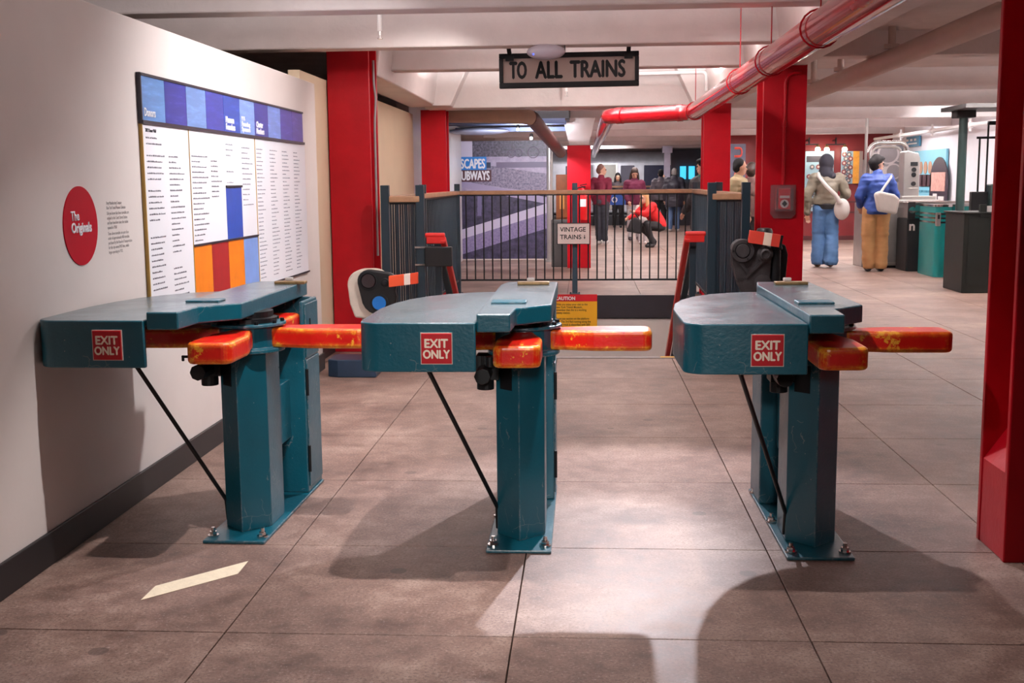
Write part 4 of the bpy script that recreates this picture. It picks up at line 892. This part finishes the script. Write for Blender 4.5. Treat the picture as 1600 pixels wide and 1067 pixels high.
hg_ = thing('high_gate', 'tall black barred high entrance gate behind the canopy post', 'gate', (5.4, 15.6, 0))
xa, xb = at(1527, 200, 15.9).x, at(1600, 200, 15.9).x
gm = MB().bar((xa, 15.9, 1.93), (xb, 15.9, 1.93), .03, .03).bar((xa + .14, 15.9, 2.12), (xb, 15.9, 2.12), .06, .05).build('top_rail', BLACKP, hg_, world=True)
for k in range(7):
    x = xa + .04 + .105 * k
    MB().cyl((x, 15.9, 1.05), (x, 15.9, 1.93 if k == 0 else 2.12), .013, n=8).build('bar', BLACKP, hg_, world=True)
MB().box(xa - .05, xa + .30, 15.85, 15.95, 0, 1.22).build('dark_box', BLACKP, hg_, .01, world=True)
MB().box(xa + .16, xb, 15.75, 15.95, 0, 1.32).build('grey_housing', GP, hg_, .02, world=True)
# mural of old turnstile discs, blue strip, exhibit wall
pd = thing('disc_mural', 'black and white photo panel of overlapping metal discs behind the steel hoop', 'mural', (at(1392, 310, 22).x, 22.0, 0))
xa, xb = at(1366, 300, 22).x, at(1409, 300, 22).x
MB().box(xa, xb, 22, 22.06, 0, 2.04).build('panel', M('mural_black', (44, 42, 48), .4), pd, world=True)
for k, (px, pz, r) in enumerate(((1405, 246, .2), (1406, 290, .2), (1388, 240, .2), (1384, 272, .17), (1396, 268, .15), (1399, 308, .2), (1378, 300, .2), (1370, 250, .16))):
    c_ = at(px, pz, 21.99); rr = min(r, xb - c_.x + .0) if c_.x + r > xb else r
    rr = max(rr, .08); y_ = 21.994 - .003 * (k % 3)
    d_ = MB().cyl((c_.x, y_, c_.z), (c_.x, 22.0, c_.z), rr, n=28).build('disc', M('disc_grey%d' % (k % 2), ((112, 104, 104), (78, 72, 74))[k % 2], .4), pd, world=True)
    MB().cyl((c_.x, y_ - .004, c_.z), (c_.x, 22.0, c_.z), rr * .82, n=28).build('disc_face', M('disc_inner%d' % (k % 2), ((66, 60, 62), (120, 112, 110))[k % 2], .4), pd, world=True)
MB().box(xb, xb + .09, 21.98, 22.06, 0, 1.86).build('blue_edge', M('edge_blue', (122, 186, 214), .4), pd, world=True)
XR = 7.03
def rwp(px, py):                        # point of the side wall for a sighting
    d = FWD + RT * ((px - 800) / F_PX) - UP * ((py - 533.5) / F_PX); return Vector((0, 0, EYE)) + d * (XR / d.x)
eb = thing('exhibit_panel', 'light blue exhibit panel with token displays and an arched recess on the white side wall', 'exhibit', (XR, rwp(1445, 300).y, .6))
yA, yB = rwp(1481, 260).y, rwp(1405, 260).y; zt = rwp(1481, 232).z
MB().box(XR - .04, XR, yA, yB, .5, zt).build('panel', M('exhibit_blue', (126, 196, 218), .4, var=.03), eb, world=True)
yc = rwp(1471, 280).y; rr_ = .58
ar = [(yc - rr_, .5), (yc + rr_, .5), (yc + rr_, 1.32)] + [(yc + rr_ * math.cos(R(a)), 1.32 + .50 * math.sin(R(a))) for a in range(10, 180, 10)] + [(yc - rr_, 1.32)]
a_ = MB().prism(ar, XR - .06, XR - .04, 'x').build('arch', M('arch_dark', (40, 34, 46), .4), eb, world=True)
MB().box(XR - .07, XR - .06, yc - .45, yc + .45, 1.15, 1.52).build('photo', M('photo_rose', (196, 150, 140), .5, var=.25, vs=14), a_, world=False).location = -world_loc(a_)
MB().box(XR - .07, XR - .06, yc - .4, yc - .05, .85, 1.05).box(XR - .07, XR - .06, yc + .05, yc + .3, .85, 1.1).build('caption_block', WHITE, a_, world=False).location = -world_loc(a_)
for k in range(6):
    y = rwp(1420 + 7.2 * k, 280).y
    MB().cyl((XR - .05, y, 1.62), (XR - .04, y, 1.62), .13, n=16).build('token', M('token_bronze', (176, 140, 118), .4, metal=.3), eb, world=True)
    MB().box(XR - .06, XR - .04, y - .2, y + .2, 1.24, 1.48).build('token_case', M('case_dark', (60, 42, 50), .4, var=.3, vs=20), eb, world=True)
    MB().box(XR - .05, XR - .04, y - .15, y + .15, 1.12, 1.16).build('caption', M('caption_teal', (70, 130, 150), .5), eb, world=True)
bs = thing('blue_wall_sign', 'small blue and white sign high on the white side wall', 'sign', (XR, rwp(1430, 222).y, 2.1))
z0, z1 = rwp(1430, 229).z, rwp(1430, 213).z; y0, y1 = rwp(1439, 220).y, rwp(1419, 220).y
MB().box(XR - .04, XR, y0, y1, z0, z1).build('plate', M('sign_blue', (66, 128, 160), .4), bs, world=True)
MB().box(XR - .045, XR - .04, y0 + .15, y1 - .15, z0 + .05, z0 + .08).build('rule', WHITE, bs, world=True)
for k in range(5): MB().box(XR - .045, XR - .04, y0 + .2 + .3 * k, y0 + .36 + .3 * k, z0 + .12, z1 - .05).build('letter_block', WHITE, bs, world=True)
wpz = 2.30
wpp = thing('wall_pipe', 'white pipe with fittings running along the top of the white side wall', 'pipe', (6.7, 19, wpz))
MB().cyl((6.6, 11, wpz), (6.6, 27.2, wpz), .035).build('pipe', WHITE, wpp, smooth=True, world=True)
for y in (14.2, 16.5, 18.6, 20.6, 22.8, 25): MB().cyl((6.6, y - .06, wpz), (6.6, y + .06, wpz), .055).cyl((6.6, y, wpz), (6.6, y, wpz + .12), .02).cyl((6.6, y, wpz - .1), (6.6, y, wpz), .02).build('fitting', WHITE, wpp, world=True)
for k, (y0, y1, z0, z1, c_, lb) in enumerate(((18.2, 18.7, 1.15, 1.45, (198, 150, 110), 'small tan notice on the white wall beside the canopy post'), (17.0, 17.5, 1.10, 1.5, (232, 158, 50), 'orange and blue notice on the white wall seen through the gate bars'), (16.2, 17.2, 1.58, 1.85, (214, 96, 120), 'pink lettered notice on the white wall seen through the gate bars'))):
    n_ = thing('wall_notice', lb, 'notice', (XR, (y0 + y1) / 2, z0))
    MB().box(XR - .012, XR, y0, y1, z0, z1).build('sheet', M('notice%d' % k, c_ if k < 2 else (240, 222, 232), .5, var=.1, vs=14), n_, world=True)
    if k == 1: MB().box(XR - .016, XR - .012, y0, y0 + .25, z0, z0 + .25).build('blue_part', M('notice_blue', (70, 100, 160), .5), n_, world=True)
    if k == 2:
        for j in range(2): MB().box(XR - .016, XR - .012, y0 + .1, y1 - .2, z0 + .04 + .12 * j, z0 + .11 + .12 * j).build('pink_line', M('notice_pink', (222, 90, 120), .5), n_, world=True)
# ================================================================== PEOPLE
SKIN = M('skin', (206, 158, 134), .5, var=.05, vs=20)
from mathutils import noise as mnoise
def blob(name, caps, mat, parent, voxel=.012, smooth_it=6, hem=None, folds=0., hem_w=9.):
    m = MB()
    for c in caps:
        if c[0] == 'b': m.ball(c[1], c[2], *(c[3] if len(c) > 3 else (1, 1, 1)), n=3)
        else:
            p0, r0, p1, r1 = c; m.cyl(p0, p1, r0, r1, n=14); m.ball(p0, r0 * .995, n=2); m.ball(p1, r1 * .995, n=2)
    o = m.build('tmp', mat)
    md = o.modifiers.new('r', 'REMESH'); md.mode = 'VOXEL'; md.voxel_size = voxel
    sm = o.modifiers.new('s', 'SMOOTH'); sm.factor = .5; sm.iterations = smooth_it
    me = bpy.data.meshes.new_from_object(o.evaluated_get(bpy.context.evaluated_depsgraph_get()))
    old = o.data; bpy.data.objects.remove(o); bpy.data.meshes.remove(old)
    if folds:
        dv = [(v.co.copy(), v.normal.copy()) for v in me.vertices]
        for v, (c_, n_) in zip(me.vertices, dv):
            v.co = c_ + n_ * (mnoise.noise(c_ * 7) * folds + mnoise.noise(Vector((c_.x * 6, c_.y * 6, c_.z * 22))) * folds * .8)
    if hem is not None:
        for v in me.vertices:
            if abs(v.co.x) < hem_w: v.co.z = max(v.co.z, hem)
    me.name = name; me.materials.clear(); me.materials.append(mat)
    for p in me.polygons: p.use_smooth = True
    n = bpy.data.objects.new(name, me); COL.objects.link(n); n.parent = parent; return n
V = Vector
BASE = dict(pel=(0, 0, .93), waist=(0, 0, 1.08), chest=(0, -.0, 1.28), neck=(0, .01, 1.45), head=(0, -.02, 1.60),
            sl=(.165, .01, 1.375), el=(.24, .03, 1.12), wl=(.25, -.06, .87), sr=(-.165, .01, 1.375), er=(-.24, .03, 1.12), wr=(-.25, -.06, .87),
            hl=(.09, 0, .91), kl=(.10, -.02, .50), al=(.10, .03, .08), hr=(-.09, 0, .91), kr=(-.10, -.02, .50), ar=(-.10, .03, .08))
def person(label, loc, rz, h=1.75, pose=None, top=None, legs=None, hair=None, shoe=(40, 36, 34), face=0., tilt=0., topr=1.0, legr=1.0, cuff=1.0, collar=None, voxel=.012, fingers=True, shirt_hem=.90, skin=None, footdir=None):
    """figure looking along its local -y; face turns the head about z (degrees), tilt bows it"""
    t = thing('person', label, 'person', loc, R(rz))
    s = h / 1.75; J = {k: V(v) for k, v in BASE.items()}
    for k, v in (pose or {}).items(): J[k] = V(v)
    J = {k: v * s for k, v in J.items()}
    sk = skin or SKIN
    hd = J['head']; Rm = Matrix.Rotation(R(face), 3, 'Z') @ Matrix.Rotation(R(tilt), 3, 'X')
    H = lambda x, y, z: hd + Rm @ (V((x, y, z)) * s)
    c = [('b', H(0, .008, .03), .098 * s, (.80, .98, 1.08)), (H(0, -.02, -.055), .062 * s, H(0, -.045, -.085), .04 * s), (J['neck'], .056 * s, H(0, .015, -.06), .054 * s),
         (H(0, -.092, .0), .011 * s, H(0, -.108, -.03), .016 * s), ('b', H(.078, .015, -.005), .026 * s, (.45, .7, 1)), ('b', H(-.078, .015, -.005), .026 * s, (.45, .7, 1)),
         (H(-.03, -.086, -.062), .010 * s, H(.03, -.086, -.062), .010 * s), (H(-.035, -.088, .03), .012 * s, H(.035, -.088, .03), .012 * s)]
    for a, b, ra, rb in (('pel', 'waist', .125, .115), ('waist', 'chest', .115, .13), ('chest', 'neck', .13, .06), ('chest', 'sl', .10, .06), ('chest', 'sr', .10, .06),
                         ('sl', 'el', .052, .042), ('sr', 'er', .052, .042), ('el', 'wl', .040, .028), ('er', 'wr', .040, .028),
                         ('pel', 'hl', .12, .09), ('pel', 'hr', .12, .09), ('hl', 'kl', .082, .055), ('hr', 'kr', .082, .055), ('kl', 'al', .054, .038), ('kr', 'ar', .054, .038)):
        c.append((J[a], ra * s, J[b], rb * s))
    for w, e, sg in (('wl', 'el', 1), ('wr', 'er', -1)):
        d = (J[w] - J[e]).normalized(); sd = d.cross(V((0, 1, 0))); sd = sd.normalized() if sd.length > .1 else V((1, 0, 0)); fw_ = sd.cross(d)
        palm = J[w] + d * .075 * s
        c.append((J[w], .028 * s, palm, .034 * s)); c.append((palm + sd * .022 * s, .018 * s, palm - sd * .022 * s, .018 * s))
        for k, ln in enumerate((.062, .075, .078, .06)):
            f0 = palm + sd * ((k - 1.5) * .021) * s; f1 = f0 + (d * .6 + fw_ * .25) * ln * s; f2 = f1 + (d * .4 + fw_ * .5) * ln * .7 * s
            c.append((f0, .0095 * s, f1, .009 * s)); c.append((f1, .009 * s, f2, .0075 * s))
        t0_ = J[w] + d * .03 * s + sd * .026 * s
        c.append((t0_, .012 * s, t0_ + (d * .5 + sd * .6 + fw_ * .3) * .055 * s, .009 * s))
    for a, k_ in (('al', 'kl'), ('ar', 'kr')):
        f = V((footdir or (0, -1, 0)))
        c.append((J[a] - V((0, 0, .03 * s)), .036 * s, J[a] + f * .14 * s - V((0, 0, .045 * s)), .028 * s))
    body = blob('body', c, sk, t, voxel)
    if top:
        cc, extra = top; q = topr
        tc = []
        for a, b, ra, rb in (('pel', 'waist', .135, .14), ('waist', 'chest', .14, .155), ('chest', 'neck', .15, .075), ('chest', 'sl', .115, .085), ('chest', 'sr', .115, .085), ('sl', 'el', .072, .068), ('sr', 'er', .072, .068)):
            if a == 'pel': continue
            tc.append((J[a], ra * s * q, J[b], rb * s * q))
        dn = (J['pel'] - J['waist']).normalized() * (.93 - shirt_hem) * s
        bl, br = J['pel'].lerp(J['hl'], .8) + dn + V((0, 0, .02)), J['pel'].lerp(J['hr'], .8) + dn + V((0, 0, .02))
        tc += [(bl, .125 * s * q, br, .125 * s * q), (bl, .125 * s * q, J['waist'], .14 * s * q), (br, .125 * s * q, J['waist'], .14 * s * q)]
        for e, w in (('el', 'wl'), ('er', 'wr')): tc.append((J[e], .064 * s * q, J[e].lerp(J[w], .93), .045 * s * q))
        g = blob('jacket' if extra == 'jacket' else 'sweater', tc, cc, t, voxel, 4, None if pose and 'pel' in pose else (shirt_hem - .04) * s, .014 if extra == 'jacket' else .008, .205 * s)
    if legs:
        lc = [(J['pel'] + V((0, 0, .03)), .135 * s, J['pel'], .14 * s)]
        for hh, k_, a in (('hl', 'kl', 'al'), ('hr', 'kr', 'ar')):
            lc.append((J['pel'], .13 * s, J[hh], .112 * s * (legr * .5 + .5))); lc.append((J[hh], .108 * s * (legr * .5 + .5), J[k_], .078 * s * legr)); lc.append((J[k_], .078 * s * legr, J[a] + V((0, 0, .02)), .06 * s * legr * cuff))
        blob('trousers', lc, legs, t, voxel, 4, None if pose and 'pel' in pose else .045, .010)
    for a in ('al', 'ar'):
        f = V((footdir or (0, -1, 0))); an = J[a]
        sh = [(V((an.x, an.y, .05)) + V((0, 0, 0)), .05 * s, V((an.x, an.y, .045)) + f * .15 * s, .042 * s), (V((an.x, an.y, .10 * s)), .046 * s, V((an.x, an.y, .05)), .05 * s)]
        dz = an.z - .08 * s
        sh = [(p + V((0, 0, dz)), r, q_ + V((0, 0, dz)), r2) for p, r, q_, r2 in sh]
        blob('shoe', sh, M('shoe_%d_%d' % (shoe[0], shoe[2]), shoe, .5), t, voxel, 3)
    if hair:
        hm, style = hair
        hc = [('b', H(0, .02, .055), .104 * s, (.86, 1.0, 1.0)), ('b', H(0, .05, .0), .092 * s, (.9, .8, 1.1))]
        if style == 'long': hc += [(H(.07, .03, .0), .04 * s, H(.085, .02, -.16), .045 * s), (H(-.07, .03, .0), .04 * s, H(-.085, .02, -.16), .045 * s), (H(0, .07, 0), .07 * s, H(0, .09, -.15), .06 * s)]
        if style == 'mop': hc += [('b', H(.03, -.03, .085), .07 * s, (1, 1, .6)), ('b', H(-.03, -.03, .085), .07 * s, (1, 1, .6)), ('b', H(0, .07, .03), .08 * s)]
        if style == 'crop': hc = [('b', H(0, .022, .045), .099 * s, (.84, .98, 1.02)), ('b', H(0, .05, -.0), .084 * s, (.92, .8, 1.0))]
        if style == 'hood':
            hc = [('b', H(0, .02, .04), .128 * s, (.9, 1.0, 1.1)), (H(0, .04, -.04), .10 * s, H(0, .03, -.15), .12 * s), (H(-.1, .05, -.17), .07 * s, H(.1, .05, -.17), .07 * s)]
        blob('hood' if style == 'hood' else 'hair', hc, hm, t, voxel, 3)
    if abs(face) < 100 and label.find('back') < 0:
        for sx in (-1, 1): MB().ball(H(.032 * sx, -.089, .008), .011 * s).build('eye', M('eye_dark', (40, 28, 24), .2, var=0), t, smooth=True)
    t['_s'] = s; del t['_s']
    return t, J
def floor_z(o): pass
HAIRB, HAIRD, HAIRG, HAIRY = M('hair_black', (20, 17, 19), .75, spec=.25), M('hair_brown', (58, 40, 34), .5), M('hair_grey', (128, 124, 124), .6), M('hair_blond', (190, 152, 100), .55)
JEAN, TAN, BLK, DJ = M('denim', (74, 112, 156), .7, var=.2, vs=7, bump=.2, bs=60), M('tan_cotton', (176, 130, 84), .7, var=.1, vs=7, bump=.2, bs=40), M('black_cloth', (30, 28, 32), .8, var=.15), M('dark_denim', (48, 48, 58), .8, var=.2)
OLIVE, BLUE = M('olive_grey_nylon', (116, 108, 94), .55, var=.12, vs=7, bump=.5, bs=14), M('blue_jacket', (26, 56, 124), .6, var=.12, vs=6, bump=.5, bs=12)
MAR, MAR2, REDS, PUF = M('maroon_wool', (104, 12, 42), .8), M('maroon_fleece', (92, 14, 52), .8), M('red_wool', (206, 26, 30), .8), M('dark_puffer', (44, 42, 54), .5, bump=.6, bs=9)
BAGW = M('white_canvas', (232, 226, 220), .7, var=.05, bump=.3, bs=30)
# hooded person seen from behind
pz, J = person('person in a dark hood, olive grey bomber jacket and wide blue jeans', (3.85, 18.9, 0), 180, 1.78,
    dict(kl=(.10, -.03, .50), al=(.10, .0, .08), kr=(-.10, .05, .50), ar=(-.07, .14, .09), el=(.30, .04, 1.14), wl=(.28, .0, .84), er=(-.31, .0, 1.15), wr=(-.20, -.14, 1.0), sl=(.185, .02, 1.385), sr=(-.185, .02, 1.385)),
    (OLIVE, 'jacket'), JEAN, (M('hood_black', (30, 28, 40), .8), 'hood'), (116, 78, 54), face=-30, topr=1.2, legr=1.25, cuff=1.55, shirt_hem=1.03)
MB().lathe([(.15, .93), (.165, 1.0), (.15, 1.02)], (0, 0, 0)).build('shirt_hem', BLK, pz, smooth=True)
bg = thing('crossbody_bag', 'white crescent bag on a strap across the olive bomber jacket', 'bag', (4.1, 18.72, .85))
bg_c = V((3.85 + .21, 18.70, .93))
MB().ball(bg_c, 1, .125, .08, .17, n=4).build('pouch', BAGW, bg, smooth=True, world=True)
MB().tube([(3.85 - .14, 18.86, 1.50), (3.85 - .15, 18.74, 1.44), (3.85 - .06, 18.62, 1.30), (3.85 + .08, 18.60, 1.16), (3.85 + .16, 18.62, 1.03)], [.024, .028, .03, .032, .045], n=10).build('strap', BAGW, bg, smooth=True, world=True)
# person in blue
pz, J = person('person in a blue jacket and tan trousers seen from behind, head turned aside', (4.41, 17.95, 0), 180, 1.77,
    dict(er=(-.27, .0, 1.14), wr=(-.26, -.22, 1.06), el=(.25, -.0, 1.13), wl=(.20, -.16, .98), chest=(0, 0, 1.30), al=(.085, .0, .08), ar=(-.095, .02, .08)),
    (BLUE, 'jacket'), TAN, (HAIRB, 'mop'), (34, 34, 44), face=-62, topr=1.12, legr=1.28, cuff=1.25, shirt_hem=.90)
for sx in (1,): MB().ball((0, 0, 0), .01).b.free()
tb = thing('tote_bag', 'white tote bag hanging from the arm of the person in blue', 'bag', (4.72, 17.75, .95))
MB().prism([(4.36, .92), (4.64, .87), (4.68, 1.1), (4.60, 1.17), (4.38, 1.22), (4.30, 1.19)], 17.62, 17.74, 'y').build('pouch', BAGW, tb, .04, 4, smooth=True, world=True)
MB().tube([(4.40, 17.68, 1.20), (4.48, 17.74, 1.30), (4.58, 17.82, 1.42), (4.62, 17.95, 1.46), (4.66, 18.04, 1.40)], .018, n=8).build('strap', BAGW, tb, smooth=True, world=True)
# beyond the stairwell
person('person in a maroon sweater and black jeans with cropped hair', (.36, 26.1, 0), 160, 1.80, dict(al=(.06, .0, .08), ar=(-.08, -.02, .08), kl=(.07, 0, .5), kr=(-.08, 0, .5), el=(.2, .06, 1.14), wl=(.17, .0, .93), er=(-.2, .06, 1.14), wr=(-.17, .0, .93)), (MAR, 'sweater'), DJ, (M('hair_stubble', (112, 76, 66), .7), 'crop'), (236, 232, 230), face=-50, voxel=.015)
person('person with long dark hair and maroon top looking down at the child', (1.16, 27.6, 0), 4, 1.72, dict(el=(.24, .0, 1.13), wl=(.16, -.12, .95), er=(-.24, 0, 1.13), wr=(-.16, -.12, .95)), (MAR2, 'sweater'), M('pale_trousers', (190, 180, 182), .7), (HAIRD, 'long'), (60, 50, 56), tilt=22, voxel=.015, topr=1.15)
person('child with grey hat in a pale coat facing the crouching person', (1.27, 25.9, 0), 10, 1.06, dict(er=(-.28, -.08, 1.12), wr=(-.3, -.25, 1.1)), (M('child_coat', (214, 196, 190), .7), 'jacket'), M('pale_trousers', (190, 180, 182)), (HAIRG, 'crop'), (226, 220, 220), tilt=8, voxel=.012)
person('crouching person in a red top and black trousers with blond hair', (1.46, 24.8, 0), -62, 1.70,
    dict(pel=(0, .14, .47), waist=(0, .06, .62), chest=(0, -.10, .80), neck=(0, -.19, .94), head=(0, -.26, 1.07), sl=(.18, -.14, .90), sr=(-.18, -.14, .90), el=(.22, -.34, .74), wl=(.14, -.54, .78), er=(-.22, -.34, .70), wr=(-.12, -.58, .64),
         hl=(.10, .12, .45), kl=(.17, -.30, .52), al=(.15, -.12, .08), hr=(-.10, .12, .45), kr=(-.17, -.22, .46), ar=(-.15, .10, .10)),
    (REDS, 'sweater'), BLK, (HAIRY, 'long'), (28, 24, 28), face=20, voxel=.013, topr=1.12, shirt_hem=.95)
hb = thing('handbag', 'black handbag hanging from the hand of the crouching person', 'bag', (1.0, 24.45, .33))
MB().prism([(.86, .36), (1.18, .30), (1.16, .60), (1.04, .66), (.94, .58)], 24.3, 24.42, 'y').build('pouch', BLK, hb, .03, 3, world=True)
MB().tube([(.96, 24.36, .60), (1.0, 24.36, .72), (1.05, 24.36, .72), (1.12, 24.36, .62)], .012, n=8).build('handle', BLK, hb, world=True)
person('person with grey hair in a dark puffer jacket and jeans seen from behind', (2.46, 32.4, 0), 170, 1.76, None, (PUF, 'jacket'), M('mid_denim', (78, 102, 140), .7), (HAIRG, 'crop'), (214, 206, 206), voxel=.016, topr=1.5, shirt_hem=.72)
person('person with dark hair holding a phone up beside the puffer jacket', (2.15, 33.4, 0), 178, 1.74, dict(er=(-.3, -.12, 1.3), wr=(-.12, -.3, 1.5)), (M('grey_coat', (80, 74, 84), .7), 'jacket'), BLK, (HAIRB, 'crop'), (40, 36, 40), voxel=.016, topr=1.3)
person('person with dark swept hair, green scarf and black coat at the right column', (1.72, 17.0, 0), 215, 1.74, dict(wl=(.2, -.2, .95), wr=(-.22, -.05, .9)), (M('black_coat', (34, 34, 40), .6), 'jacket'), BLK, (HAIRB, 'mop'), (30, 28, 30), face=20, topr=1.2, shirt_hem=.74)
sc2 = [o for o in COL.objects if o.get('label', '').startswith('person with dark swept hair')][0]
blob('scarf', [(V((-.07, -.02, 1.44)), .05, V((.07, -.02, 1.44)), .05), (V((.04, -.08, 1.42)), .04, V((.03, -.14, 1.2)), .04), (V((0, .06, 1.45)), .05, V((-.07, 0, 1.44)), .05)], M('green_scarf', (40, 92, 76), .8), sc2, .012)
person('person in a tan strapped vest partly hidden between the right red columns', (2.33, 17.9, 0), 60, 1.74, None, (M('khaki_vest', (150, 132, 100), .7), 'jacket'), BLK, (HAIRB, 'crop'), (30, 28, 30), face=40, topr=1.1, voxel=.014)
person('person with brown hair partly behind the alarm box column', (2.62, 18.6, 0), 150, 1.68, None, (M('brown_coat', (96, 66, 62), .7), 'jacket'), BLK, (HAIRD, 'mop'), (30, 28, 30), topr=1.1, voxel=.014)
person('person in dark clothes standing in the train doorway', (.98, 35.2, 0), 0, 1.66, None, (M('dark_coat', (50, 40, 46), .7), 'jacket'), BLK, (HAIRB, 'long'), (30, 28, 30), voxel=.018)
